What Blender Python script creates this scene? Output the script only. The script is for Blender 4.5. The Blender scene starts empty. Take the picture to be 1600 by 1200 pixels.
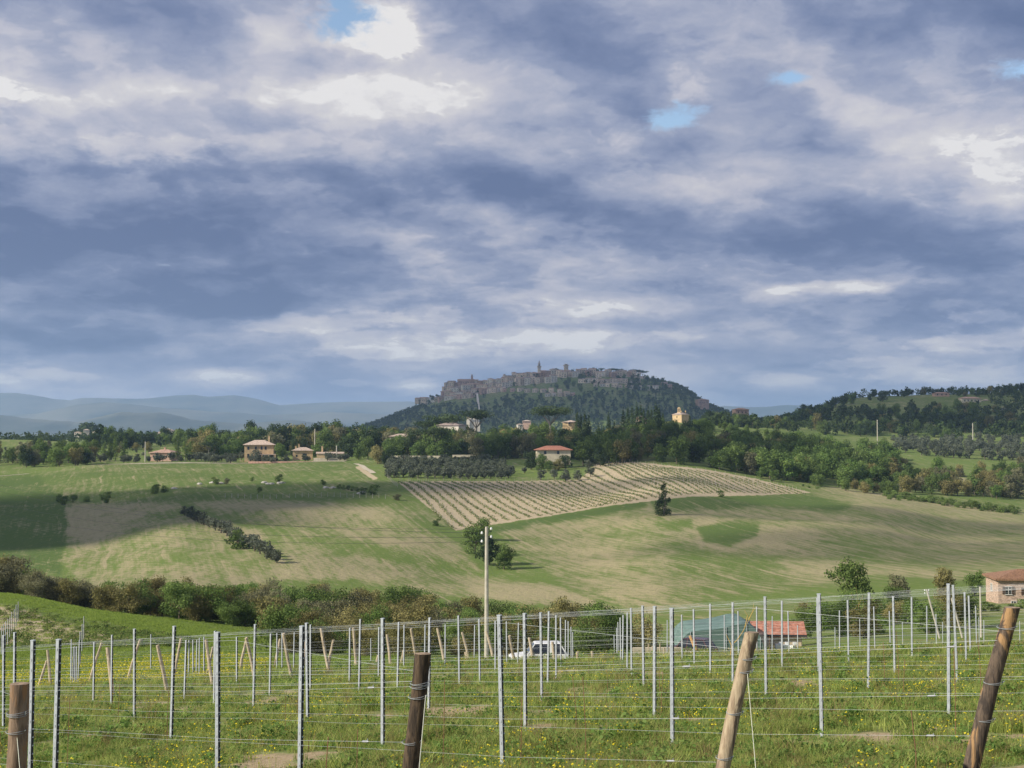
import bpy, bmesh, math, random
import numpy as np
from mathutils import Vector, Matrix, noise as mnoise
random.seed(7); RNG = np.random.default_rng(7)
sc = bpy.context.scene; COL = sc.collection
# ------------------------------------------------------------------ camera
CZ = 60.0; FPX = 2200.0; PITCH = math.atan(90/2200)
cd = bpy.data.cameras.new('camera'); cam = bpy.data.objects.new('camera', cd); COL.objects.link(cam)
cd.sensor_width = 36; cd.lens = 36*FPX/1600; cd.clip_start = .2; cd.clip_end = 90000
cam.location = (0, 0, CZ); cam.rotation_euler = (math.pi/2+PITCH, 0, 0); sc.camera = cam
# ------------------------------------------------------------------ light
SUN_EL = math.radians(31); SUN_AZ = math.radians(-112)      # azimuth from +Y towards +X
TOSUN = Vector((math.sin(SUN_AZ)*math.cos(SUN_EL), math.cos(SUN_AZ)*math.cos(SUN_EL), math.sin(SUN_EL)))
sl = bpy.data.lights.new('sun', 'SUN'); sun = bpy.data.objects.new('sun', sl); COL.objects.link(sun)
sl.energy = 5.0; sl.angle = math.radians(.5); sl.color = (1, .93, .80)
sun.rotation_euler = (-TOSUN).to_track_quat('-Z', 'Y').to_euler()
sc.view_settings.view_transform = 'Standard'; sc.view_settings.look = 'None'
sc.view_settings.exposure = .22; sc.view_settings.gamma = 1; sc.view_settings.use_curve_mapping = False
sc.cycles.volume_bounces = 1; sc.cycles.max_bounces = 6; sc.cycles.transparent_max_bounces = 8
# ------------------------------------------------------------------ node helper
class NT:
    def __init__(s, tree): s.t = tree; s.n = tree.nodes; s.l = tree.links
    def node(s, typ, ins=None, **kw):
        n = s.n.new(typ)
        for k, v in kw.items(): setattr(n, k, v)
        for k, v in (ins or {}).items(): s.put(n.inputs[k], v)
        return n
    def put(s, sock, v):
        if isinstance(v, bpy.types.NodeSocket): s.l.new(v, sock)
        elif v is not None: sock.default_value = v
    def m(s, op, a, b=None, c=None, clamp=False):
        n = s.n.new('ShaderNodeMath'); n.operation = op; n.use_clamp = clamp
        for i, v in enumerate((a, b, c)):
            if v is not None: s.put(n.inputs[i], v)
        return n.outputs[0]
    def noise(s, vec, scale, detail=4, rough=.5, dist=0, w=None):
        n = s.n.new('ShaderNodeTexNoise'); 
        s.put(n.inputs['Vector'], vec); s.put(n.inputs['Scale'], scale); s.put(n.inputs['Detail'], detail)
        s.put(n.inputs['Roughness'], rough); s.put(n.inputs['Distortion'], dist)
        return n
    def mix(s, f, a, b):
        n = s.n.new('ShaderNodeMix'); n.data_type = 'RGBA'
        s.put(n.inputs[0], f); s.put(n.inputs[6], a); s.put(n.inputs[7], b); return n.outputs[2]
    def ramp(s, f, stops, interp='LINEAR'):
        n = s.n.new('ShaderNodeValToRGB'); s.put(n.inputs[0], f); cr = n.color_ramp; cr.interpolation = interp
        while len(cr.elements) < len(stops): cr.elements.new(.5)
        for e, (p, c) in zip(cr.elements, stops): e.position = p; e.color = (*c, 1)
        return n.outputs[0]
    def step(s, v, a, b):
        n = s.n.new('ShaderNodeMapRange'); n.interpolation_type = 'SMOOTHSTEP'
        s.put(n.inputs[0], v); n.inputs[1].default_value = a; n.inputs[2].default_value = b; return n.outputs[0]
def s2l(r, g, b):
    f = lambda c: ((c/255+.055)/1.055)**2.4 if c > 10 else c/255/12.92
    return (f(r), f(g), f(b))
# ------------------------------------------------------------------ sky
w = bpy.data.worlds.new('World'); sc.world = w; w.use_nodes = True
T = NT(w.node_tree); T.n.clear()
sky = T.node('ShaderNodeTexSky', sky_type='NISHITA', sun_disc=False, sun_elevation=SUN_EL, sun_rotation=SUN_AZ)
tc = T.node('ShaderNodeTexCoord'); D = tc.outputs['Generated']
sp = T.node('ShaderNodeSeparateXYZ', {0: D}); dx, dy, dz = sp.outputs
az = T.m('ARCTAN2', dx, dy); el = T.m('ARCSINE', dz)
PX = T.m('MULTIPLY_ADD', az, 22.0, 8.0); PY = T.m('MULTIPLY_ADD', el, -22.0, 6.9)
zz = T.m('ADD', T.m('MAXIMUM', dz, 0), .30)
q = T.node('ShaderNodeCombineXYZ', {0: T.m('DIVIDE', dx, zz), 1: T.m('DIVIDE', dy, zz), 2: 3.3}).outputs[0]
wn = T.noise(q, 4.2, 7, .55); wn2 = T.noise(q, 15.0, 6, .6)
def vm(op, a, b, scale=None):
    n = T.node('ShaderNodeVectorMath', operation=op); T.put(n.inputs[0], a); T.put(n.inputs[1], b)
    if scale is not None: T.put(n.inputs['Scale'], scale)
    return n.outputs[0]
P0 = T.node('ShaderNodeCombineXYZ', {0: PX, 1: PY}).outputs[0]
warp = vm('ADD', vm('MULTIPLY', vm('SUBTRACT', wn.outputs['Color'], (.5,.5,.5)), (3.4, 1.5, 0)), vm('MULTIPLY', vm('SUBTRACT', wn2.outputs['Color'], (.5,.5,.5)), (1.1, .55, 0)))
# warp fades towards the horizon where clouds flatten
wf = T.step(PY, 6.9, 1.5)
wfv = T.m('MULTIPLY_ADD', wf, .82, .18); amp = T.m('MULTIPLY_ADD', T.step(PY, 6.6, 4.0), .5, .5)
P1 = vm('ADD', P0, vm('SCALE', warp, (0,0,0), wfv))
def blob(x, y, rx, ry, vec):
    mp = T.node('ShaderNodeMapping', vector_type='POINT'); T.put(mp.inputs[0], vec)
    mp.inputs['Scale'].default_value = (100/rx, 100/ry, 0); mp.inputs['Location'].default_value = (-x/rx, -y/ry, 0)
    return T.node('ShaderNodeTexGradient', {0: mp.outputs[0]}, gradient_type='SPHERICAL').outputs['Fac']
BL = [(60,40,190,100,.2),(440,90,280,130,.2),(250,190,400,120,.32),(60,200,200,90,.12),(60,205,170,80,.25),(700,170,330,170,.3),(600,62,75,50,.6),
 (1090,140,140,70,.3),(1180,215,290,130,.26),(1560,272,230,48,.42),(1350,310,320,60,.28),(1090,265,170,80,.15),(250,255,150,30,.3),(720,385,280,60,.26),
 (890,492,150,26,.45),(500,505,190,26,.42),(600,548,210,22,.3),(830,535,240,22,.35),(1500,540,170,20,.42),(1450,585,170,24,.32),(360,592,100,16,.42),
 (120,590,110,13,.25),(650,600,60,13,.35),(1220,596,90,13,.28),(1040,528,170,16,.22),(1290,458,140,16,.26),(40,490,140,36,.15),(1480,190,260,60,.15),(640,370,80,50,.2),
 (1400,110,200,50,.15),(1000,210,60,60,.25),
 (920,250,210,120,-.6),(150,420,420,150,-.45),(420,340,480,95,-.34),(10,300,160,140,-.3),(180,40,200,120,-.12),(960,50,420,90,-.2),(1540,50,300,110,-.3),
 (1330,395,480,80,-.42),(1450,500,260,40,-.22),(500,430,240,60,-.25),(200,550,340,30,-.15),(760,315,300,50,-.35),(1150,560,260,26,-.15),(280,460,300,40,-.2),(1560,440,200,40,-.2)]
acc = None
for (x, y, rx, ry, a) in BL:
    b = blob(x, y, rx*1.25, ry*1.3, P1)
    acc = T.m('MULTIPLY_ADD', b, a*.95, acc if acc is not None else 0.0)
q2 = vm('ADD', q, vm('SCALE', vm('SUBTRACT', T.noise(q, 7.0, 5, .6).outputs['Color'], (.5,.5,.5)), (0,0,0), .12))
def cl(off): return T.noise(vm('ADD', q2, off), 3.6, 9, .52, 0).outputs[0]
n1 = cl((0, 0, 0)); n1b = cl((-.03, .055, 0)); n2 = T.noise(q2, 19, 7, .6, .2)
# puffy relief: billows made from folded noise
nb = T.noise(q2, 11, 6, .55); bil = T.m('SUBTRACT', 1.0, T.m('MULTIPLY', T.m('ABSOLUTE', T.m('SUBTRACT', nb.outputs[0], .5)), 5.0))
emb = T.m('SUBTRACT', n1, n1b)
t = T.m('MULTIPLY', T.m('SUBTRACT', n1, .5), 1.0)
t = T.m('MULTIPLY_ADD', T.m('SUBTRACT', n2.outputs[0], .5), .15, t)
t = T.m('MULTIPLY_ADD', T.m('SUBTRACT', .55, bil), .10, t)
t = T.m('MULTIPLY_ADD', emb, 1.7, t)
t = T.m('ADD', T.m('MULTIPLY', t, amp), T.m('ADD', acc, .52))
# ragged bright tops and thin bright bands over the horizon
HB = [(890,490,110,20),(860,484,60,16),(500,505,150,17),(590,498,70,12),(620,550,190,13),(850,532,200,17),(790,524,60,14),(1500,540,150,13),(1575,530,80,12),(1440,590,140,14),(360,592,75,15),(125,590,75,10),(655,599,42,11),(1215,596,65,10),(1045,528,60,12),(1290,457,90,11),(1510,505,60,10),(20,598,50,8),(550,598,50,6),(600,62,62,42),(250,250,110,26),(1560,272,120,34),(40,190,60,34),(1070,140,50,34),(700,492,40,14),(1350,572,120,10),(430,512,90,9)]
hbs = None
Ph = vm('ADD', P0, vm('SCALE', warp, (0,0,0), T.m('MULTIPLY_ADD', wf, .30, .07)))
for (x, y, rx, ry) in HB:
    b = blob(x, y, rx*1.25, ry*1.45, Ph); hbs = b if hbs is None else T.m('MAXIMUM', hbs, b)
hm_ = T.step(T.m('ADD', hbs, T.m('ADD', T.m('MULTIPLY', T.m('SUBTRACT', n2.outputs[0], .5), 1.5), T.m('MULTIPLY', T.m('SUBTRACT', n1, .5), 1.0))), .22, .62)
edge = T.step(T.m('ADD', n1, T.m('MULTIPLY', emb, 1.5)), .50, .58)
t = T.m('MULTIPLY_ADD', edge, .07, t)
# stratus bands, flattened by distance
bv = T.node('ShaderNodeCombineXYZ', {0: T.m('MULTIPLY', PX, .20), 1: T.m('MULTIPLY', PY, 1.25), 2: 1.7}).outputs[0]
bv = vm('ADD', bv, vm('MULTIPLY', vm('SUBTRACT', wn.outputs['Color'], (.5,.5,.5)), (.5, .75, 0)))
bn_ = T.noise(bv, 1.25, 6, .55, .2); low = T.step(PY, 2.8, 4.6)
t = T.m('MULTIPLY_ADD', T.m('MULTIPLY', T.m('SUBTRACT', T.step(bn_.outputs[0], .36, .62), .45), low), .34, t)
t = T.m('MULTIPLY_ADD', hm_, .24, t)
t = T.m('MULTIPLY_ADD', t, .77, .06)
cc = T.ramp(t, [(0, s2l(92,106,140)), (.22, s2l(112,124,155)), (.42, s2l(138,146,171)), (.58, s2l(160,164,182)), (.75, s2l(184,183,193)), (.92, s2l(202,199,201)), (1, s2l(222,219,217))])
gap = None
for (x, y, rx, ry) in ((535, 42, 62, 44), (1045, 190, 62, 26), (1238, 136, 40, 16), (1580, 150, 50, 18)):
    b = blob(x, y, rx*1.5, ry*1.5, vm('ADD', P0, vm('SCALE', warp, (0,0,0), .4))); gap = b if gap is None else T.m('MAXIMUM', gap, b)
gap = T.step(T.m('ADD', gap, T.m('MULTIPLY', T.m('SUBTRACT', n2.outputs[0], .5), 1.6)), .30, .85)
skyc = T.node('ShaderNodeVectorMath', operation='SCALE'); T.put(skyc.inputs[0], sky.outputs[0]); skyc.inputs['Scale'].default_value = .15
col = T.mix(gap, cc, skyc.outputs[0])
bg = T.node('ShaderNodeBackground', {'Color': col, 'Strength': 1.0})
# the bare Nishita sky keeps its physical range (0.085 above); clouds are laid over it
out = T.node('ShaderNodeOutputWorld'); T.l.new(bg.outputs[0], out.inputs[0])
w.cycles.sampling_method = 'MANUAL'; w.cycles.sample_map_resolution = 512
# ------------------------------------------------------------------ object helpers
def tag(o, label=None, cat=None, group=None, kind=None):
    if label: o['label'] = label
    if cat: o['category'] = cat
    if group: o['group'] = group
    if kind: o['kind'] = kind
    return o
def link(o, parent=None):
    COL.objects.link(o)
    if parent: o.parent = parent
    return o
def empty(name, loc=(0,0,0), rz=0):
    o = bpy.data.objects.new(name, None); o.location = loc; o.rotation_euler = (0, 0, rz); o.empty_display_size = .3
    return link(o)
def mesh(name, V, F, mat, smooth=False):
    me = bpy.data.meshes.new(name); me.from_pydata([tuple(v) for v in V], [], F)
    for m in (mat if isinstance(mat, (list, tuple)) else [mat]): me.materials.append(m)
    if smooth: me.polygons.foreach_set('use_smooth', [True]*len(me.polygons))
    me.update(); return me
def qmesh(name, V, Q, mat, k=4, smooth=False, tint=None, attrs=None, mi=None):
    me = bpy.data.meshes.new(name); V = np.asarray(V, dtype=np.float32); Q = np.asarray(Q, dtype=np.int32); n = len(Q)
    me.vertices.add(len(V)); me.vertices.foreach_set('co', V.ravel())
    me.loops.add(n*k); me.loops.foreach_set('vertex_index', Q.ravel())
    me.polygons.add(n); me.polygons.foreach_set('loop_start', np.arange(0, n*k, k, dtype=np.int32))
    try: me.polygons.foreach_set('loop_total', np.full(n, k, dtype=np.int32))
    except Exception: pass
    for m in (mat if isinstance(mat, (list, tuple)) else [mat]): me.materials.append(m)
    if mi is not None: me.polygons.foreach_set('material_index', np.asarray(mi, dtype=np.int32))
    if smooth: me.polygons.foreach_set('use_smooth', np.ones(n, dtype=bool))
    me.update(calc_edges=True)
    if tint is not None:
        a = me.attributes.new('tint', 'FLOAT', 'FACE'); a.data.foreach_set('value', np.asarray(tint, dtype=np.float32))
    for nm, val in (attrs or {}).items():
        a = me.attributes.new(nm, 'FLOAT', 'POINT'); a.data.foreach_set('value', np.asarray(val, dtype=np.float32))
    return me
def ob(name, me, parent=None, loc=None, rz=None, scale=None):
    o = bpy.data.objects.new(name, me)
    if loc is not None: o.location = loc
    if rz is not None: o.rotation_euler = (0, 0, rz)
    if scale is not None: o.scale = scale if hasattr(scale, '__len__') else (scale,)*3
    return link(o, parent)
class MB:
    """collects boxes, tubes and polygons"""
    def __init__(s): s.V = []; s.F = []; s.M = []
    def add(s, V, F, m=0):
        k = len(s.V); s.V += [tuple(v) for v in V]; s.F += [tuple(i+k for i in f) for f in F]; s.M += [m]*len(F); return s
    def box(s, c, d, rz=0, m=0, taper=1.0):
        x, y, z = d[0]/2, d[1]/2, d[2]/2; ca, sa = math.cos(rz), math.sin(rz); V = []
        for sz in (-1, 1):
            f = taper if sz > 0 else 1
            for sx, sy in ((-1,-1),(1,-1),(1,1),(-1,1)):
                a, b = sx*x*f, sy*y*f; V.append((c[0]+a*ca-b*sa, c[1]+a*sa+b*ca, c[2]+sz*z))
        return s.add(V, [(3,2,1,0),(4,5,6,7),(0,1,5,4),(1,2,6,5),(2,3,7,6),(3,0,4,7)], m)
    def tube(s, pts, r, n=6, m=0, cap=True):
        pts = [Vector(p) for p in pts]; N = len(pts); rr = r if hasattr(r, '__len__') else [r]*N; V = []; up0 = Vector((.13, .21, 1)).normalized()
        for i, p in enumerate(pts):
            t_ = (pts[min(i+1, N-1)]-pts[max(i-1, 0)]).normalized()
            a = t_.cross(up0)
            if a.length < .15: a = t_.cross(Vector((1, 0, 0)))
            a.normalize(); b = t_.cross(a)
            for j in range(n):
                an = 2*math.pi*j/n; V.append(p+(a*math.cos(an)+b*math.sin(an))*rr[i])
        F = [(i*n+j, i*n+(j+1) % n, (i+1)*n+(j+1) % n, (i+1)*n+j) for i in range(N-1) for j in range(n)]
        if cap: F += [tuple(range(n-1, -1, -1)), tuple((N-1)*n+j for j in range(n))]
        return s.add(V, F, m)
    def build(s, name, mat, parent=None, smooth=False, **k):
        me = mesh(name, s.V, s.F, mat, smooth); me.polygons.foreach_set('material_index', s.M); me.update()
        return ob(name, me, parent, **k)
# ------------------------------------------------------------------ materials
def mat(name, color, rough=.8, metal=0, var=.0, scale=4, bump=0, col2=None, spec=.3, obj_rand=0, detail=5, coords='Object', stretch=None, trans=0):
    m = bpy.data.materials.new(name); m.use_nodes = True; N = NT(m.node_tree); b = N.n['Principled BSDF']
    b.inputs['Roughness'].default_value = rough; b.inputs['Metallic'].default_value = metal
    b.inputs['Specular IOR Level'].default_value = spec
    c = (*color, 1)
    if var or col2 or bump or obj_rand:
        tcx = N.node('ShaderNodeTexCoord'); vec = tcx.outputs[coords]
        if stretch:
            mp = N.node('ShaderNodeMapping', {0: vec}); mp.inputs['Scale'].default_value = stretch; vec = mp.outputs[0]
        nz = N.noise(vec, scale, detail, .6)
        f = N.step(nz.outputs[0], .35, .65)
        c2 = col2 if col2 else tuple(max(0, x*(1-var)) for x in color)
        c1 = color if col2 else tuple(min(1, x*(1+var)) for x in color)
        cv = N.mix(f, (*c1, 1), (*c2, 1))
        if obj_rand:
            oi = N.node('ShaderNodeObjectInfo'); g = N.m('MULTIPLY_ADD', oi.outputs['Random'], obj_rand*2, 1-obj_rand)
            hs = N.node('ShaderNodeVectorMath', operation='SCALE'); N.put(hs.inputs[0], cv); N.put(hs.inputs['Scale'], g); cv = hs.outputs[0]
        N.l.new(cv, b.inputs['Base Color'])
        if bump:
            bp = N.node('ShaderNodeBump', {'Strength': bump, 'Distance': .05, 'Height': nz.outputs[0]}); N.l.new(bp.outputs[0], b.inputs['Normal'])
    else: b.inputs['Base Color'].default_value = c
    return m
def leafmat(name, c1, c2, rnd=.25, tr_=.34):
    """foliage: per-leaf tint between two greens, per-plant brightness, a little light let through"""
    m = bpy.data.materials.new(name); m.use_nodes = True; N = NT(m.node_tree); N.n.clear()
    at = N.node('ShaderNodeAttribute', attribute_name='tint'); oi = N.node('ShaderNodeObjectInfo')
    f = N.m('ADD', at.outputs['Fac'], N.m('MULTIPLY', N.m('SUBTRACT', oi.outputs['Random'], .5), rnd*2), clamp=True)
    c = N.mix(f, (*c1, 1), (*c2, 1))
    g = N.m('MULTIPLY_ADD', N.m('FRACT', N.m('MULTIPLY', oi.outputs['Random'], 7.31)), rnd*1.6, 1-rnd*.8)
    hs = N.node('ShaderNodeVectorMath', operation='SCALE'); N.put(hs.inputs[0], c); N.put(hs.inputs['Scale'], g)
    d = N.node('ShaderNodeBsdfDiffuse', {'Color': hs.outputs[0]}); tr = N.node('ShaderNodeBsdfTranslucent', {'Color': hs.outputs[0]})
    mx = N.node('ShaderNodeMixShader', {0: tr_, 1: d.outputs[0], 2: tr.outputs[0]}); o = N.node('ShaderNodeOutputMaterial'); N.l.new(mx.outputs[0], o.inputs[0])
    return m
L_SCRUB = leafmat('leaf_scrub', (0.164,0.158,0.059), (0.337,0.298,0.127), .3)
L_GREEN = leafmat('leaf_green', (0.081,0.133,0.039), (0.205,0.275,0.081), .28)
L_BRIGHT = leafmat('leaf_bright', (0.115,0.196,0.046), (0.230,0.310,0.092), .15)
L_DARK = leafmat('leaf_dark', (0.040,0.069,0.033), (0.100,0.136,0.057), .25)
L_OLIVE = leafmat('leaf_olive', (0.098,0.114,0.081), (0.195,0.215,0.150), .15)
L_GREY = leafmat('leaf_grey', (.135,.135,.075), (.29,.28,.155), .2)
L_FAR = leafmat('leaf_far', (0.044,0.078,0.026), (0.113,0.150,0.058), .3)
L_GRASS = leafmat('grass_blades', (0.178,0.245,0.052), (0.526,0.577,0.177), .25, .5)
L_WEED = leafmat('weed_leaves', (0.094,0.199,0.047), (0.281,0.421,0.106), .2, .5)
L_FLOWER = leafmat('yellow_petals', (.75,.60,.02), (.85,.75,.08), .05)
L_DRY = leafmat('dry_stalks', (.25,.16,.08), (.42,.32,.17), .2)
M_BARK = mat('bark', (.14,.115,.085), .9, var=.3, scale=6)
M_PALEBARK = mat('pale_bark', (.19,.17,.145), .9, var=.3, scale=3)
M_STEEL = mat('galvanised_steel', (.46,.49,.52), .5, .12, var=.10, scale=9, spec=.5)
M_STEELD = mat('dark_steel_and_shade', (.035,.04,.045), .7)  # dark metal parts, and the painted shade on the posts' right side
M_WIRE = mat('galvanised_wire', (.36,.38,.39), .5, .2, spec=.4)
M_DARKWIRE = mat('black_cable', (.03,.03,.035), .6)
M_CONC = mat('pale_concrete', (.50,.46,.38), .9, var=.12, scale=3)
M_CERAM = mat('white_porcelain', (.82,.82,.80), .25, spec=.5)
M_GLASS = mat('window_glass', (.02,.025,.03), .08, spec=.6)
M_SHUT = mat('brown_shutter', (.07,.045,.03), .7)
M_WHITEFRAME = mat('white_frame', (.6,.58,.54), .6)
M_TYRE = mat('tyre_rubber', (.02,.02,.02), .8)
# ------------------------------------------------------------------ terrain height
def px2uv(x, y):
    a, b = (np.asarray(x, float)-800)/FPX, (600-np.asarray(y, float))/FPX
    cp, s_ = math.cos(PITCH), math.sin(PITCH); f = cp-b*s_
    return a/f, (b*cp+s_)/f
def uv2px(u, v):
    cp, s_ = math.cos(PITCH), math.sin(PITCH); den = cp+v*s_
    return 800+FPX*u/den, 600-FPX*(v*cp-s_)/den
KD = [60,80,110,150,190,230,270,320,380,450,550,650,780,900,1050,1300,1600,2000]
KC = {
 -500:[1095,1055,1000,945,915,905,900,890,860,825,790,755,725,705,692,694,694,694],
 0:  [1078,1050,1000,950,928,940,925,900,860,815,770,745,720,703,688,692,694,694],
 150:[1068,1040,1005,968,957,962,928,893,855,815,768,735,715,701,692,694,686,684],
 300:[1060,1035,1012,992,975,960,922,880,835,795,760,732,716,703,696,694,694,694],
 450:[1048,1036,1030,1012,990,962,930,880,835,795,760,732,716,704,697,695,694,694],
 600:[1044,1046,1035,1020,995,965,935,890,842,795,757,733,716,704,697,694,693,692],
 750:[1037,1047,1045,1020,1000,970,945,905,860,815,765,735,712,700,694,692,692,691],
 900:[1032,1044,1042,1015,995,970,945,905,865,825,768,730,705,690,690,690,691,691],
 1050:[1028,1038,1034,1010,985,960,930,893,855,805,755,722,693,660,664,678,688,690],
 1200:[1026,1034,1028,1000,975,950,925,893,855,812,775,748,712,680,672,668,672,688],
 1350:[1025,1026,1008,985,962,945,920,890,855,818,785,765,735,705,688,650,622,640],
 1500:[1020,1015,1000,975,950,935,918,893,865,840,808,780,745,712,693,650,616,630],
 1650:[1018,1010,996,970,946,930,914,893,868,845,815,785,748,715,693,648,608,620],
 2200:[1018,1005,990,965,946,930,914,893,868,845,815,785,748,715,693,650,612,620]}
def pchip(xk, yk, x):
    xk = np.asarray(xk, float); yk = np.asarray(yk, float); h = np.diff(xk)[:, None] if yk.ndim > 1 else np.diff(xk); dl = np.diff(yk, axis=0)/h
    m = np.zeros_like(yk); a, b = dl[:-1], dl[1:]
    with np.errstate(divide='ignore', invalid='ignore'): hm = np.where(a*b > 0, 2*a*b/(a+b), 0)
    m[1:-1] = hm; m[0] = dl[0]; m[-1] = dl[-1]
    x = np.clip(x, xk[0], xk[-1]); i = np.clip(np.searchsorted(xk, x)-1, 0, len(xk)-2)
    hh = (xk[i+1]-xk[i]); tt = (x-xk[i])/hh
    if yk.ndim > 1: hh = hh[:, None]; tt = tt[:, None]
    return (2*tt**3-3*tt**2+1)*yk[i]+(tt**3-2*tt**2+tt)*hh*m[i]+(-2*tt**3+3*tt**2)*yk[i+1]+(tt**3-tt**2)*hh*m[i+1]
def plane(X, Y): return CZ-1.9-Y*.1208+.0615*X
KD2 = [4, 10, 20, 30, 40]+KD+[2600, 4500, 20000]
UT = np.linspace(-1.1, 1.1, 441); DT = np.geomspace(4, 20000, 700)
cu = np.array([px2uv(x, 700)[0] for x in KC]); ZK = np.zeros((len(KD2), len(KC)))
for j, (x, ys) in enumerate(KC.items()):
    u = cu[j]
    for i, d in enumerate(KD2):
        if d <= 40: ZK[i, j] = plane(u*d, d)
        elif d <= 2000: ZK[i, j] = CZ+px2uv(x, ys[KD.index(d)])[1]*d
        else: ZK[i, j] = {2600: CZ-10, 4500: CZ-14, 20000: CZ-20}[d]
zz1 = pchip(cu, ZK.T, np.clip(UT, cu[0], cu[-1])).T            # knots x UT
for i, d in enumerate(KD2):
    if d <= 40: zz1[i] = plane(UT*d, d)
TAB = pchip(np.log(KD2), zz1, np.log(DT)).T                     # UT x DT
# town hill silhouette
HX = [380,540,600,640,680,700,740,790,840,880,930,1000,1050,1080,1100,1150,1210,1300,1500]; HY = [688,676,658,643,628,612,607,598,587,583,582,591,603,617,632,650,663,680,690]
HU = np.array([px2uv(x, 650)[0] for x in HX]); HV = np.array([px2uv(800, y)[1] for y in HY])
def smooth(t): t = np.clip(t, 0, 1); return t*t*(3-2*t)
def zt(X, Y):
    X = np.asarray(X, float); Y = np.asarray(Y, float); Yc = np.maximum(Y, 4.0); u = X/Yc
    fu = np.clip((u-UT[0])/(UT[1]-UT[0]), 0, len(UT)-1.001); fd = np.clip(np.log(Yc/DT[0])/np.log(DT[1]/DT[0]), 0, len(DT)-1.001)
    i = fu.astype(int); j = fd.astype(int); a = fu-i; b = fd-j
    z = (TAB[i, j]*(1-a)+TAB[i+1, j]*a)*(1-b)+(TAB[i, j+1]*(1-a)+TAB[i+1, j+1]*a)*b
    pl = plane(X, Y); k = smooth((Yc-30)/10); pl = np.clip(pl, CZ-30, CZ+12)
    z = np.where(Yc < 40, pl*(1-k)+z*k, z)
    # town hill
    top = CZ+3200*pchip(HU, HV, np.clip(u, HU[0], HU[-1])); prof = smooth((Yc-2250)/950)*(1-smooth((Yc-3300)/1500))
    z = np.where((u > HU[0]) & (u < HU[-1]), z+np.maximum(top-(CZ-11.5), 0)*prof, z)
    # gentle undulation
    am = np.clip((Yc-60)/200, 0, 1)
    z = z+am*(.5*np.sin(X*.031+1.3+Y*.012)+.35*np.sin(X*.073-Y*.041)+.25*np.sin(Y*.11+X*.05))
    return z
def z1(x, y): return float(zt(x, y))
DS = np.geomspace(6, 6000, 3000)
def hit(x, y, dmin=6, miss=None):
    u, v = px2uv(x, y); d = DS[DS >= dmin]; zr = CZ+v*d; g = zt(u*d, d); k = np.nonzero(zr < g)[0]
    if len(k) == 0: return miss
    d = float(d[k[0]]); return (float(u)*d, d, float(zt(u*d, d)))
def at(x, d): u = float(px2uv(x, 700)[0]); return (u*d, d, z1(u*d, d))
# ------------------------------------------------------------------ land cover (albedo): painted as real patches on the land
def inpoly(x, y, P, soft=4.0):
    """soft mask of a polygon in survey coordinates"""
    x = x.ravel(); y = y.ravel(); ins = np.zeros(len(x), bool); dist = np.full(len(x), 1e9); n = len(P)
    for i in range(n):
        x0, y0 = P[i]; x1, y1 = P[(i+1) % n]
        if y0 != y1:
            c = ((y0 > y) != (y1 > y)) & (x < (x1-x0)*(y-y0)/(y1-y0)+x0); ins ^= c
        L2 = (x1-x0)**2+(y1-y0)**2+1e-9; t_ = np.clip(((x-x0)*(x1-x0)+(y-y0)*(y1-y0))/L2, 0, 1)
        dist = np.minimum(dist, np.hypot(x-x0-t_*(x1-x0), y-y0-t_*(y1-y0)))
    return np.clip(.5+np.where(ins, dist, -dist)/(2*soft), 0, 1)
VINE = [(622,753),(700,752),(800,752),(905,750),(935,722),(990,722),(1100,733),(1180,748),(1268,770),(1180,774),(1080,776),(960,789),(860,806),(712,829)]
LEFTF = [(104,792),(180,788),(280,788),(330,815),(400,865),(445,905),(300,940),(150,930),(95,880),(108,830)]
MIDF = [(290,786),(400,781),(520,785),(600,790),(640,815),(700,835),(740,880),(770,905),(860,920),(970,955),(700,930),(560,905),(440,905),(400,860),(330,812)]
UPF = [(60,742),(180,728),(300,718),(420,716),(545,720),(590,745),(605,775),(560,782),(420,778),(280,786),(110,788)]
RIGHTF = [(780,830),(900,808),(1000,790),(1100,786),(1200,780),(1300,760),(1400,772),(1600,806),(1700,815),(1700,890),(1500,905),(1350,905),(1200,925),(1000,960),(930,940),(860,900),(800,860)]
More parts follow.
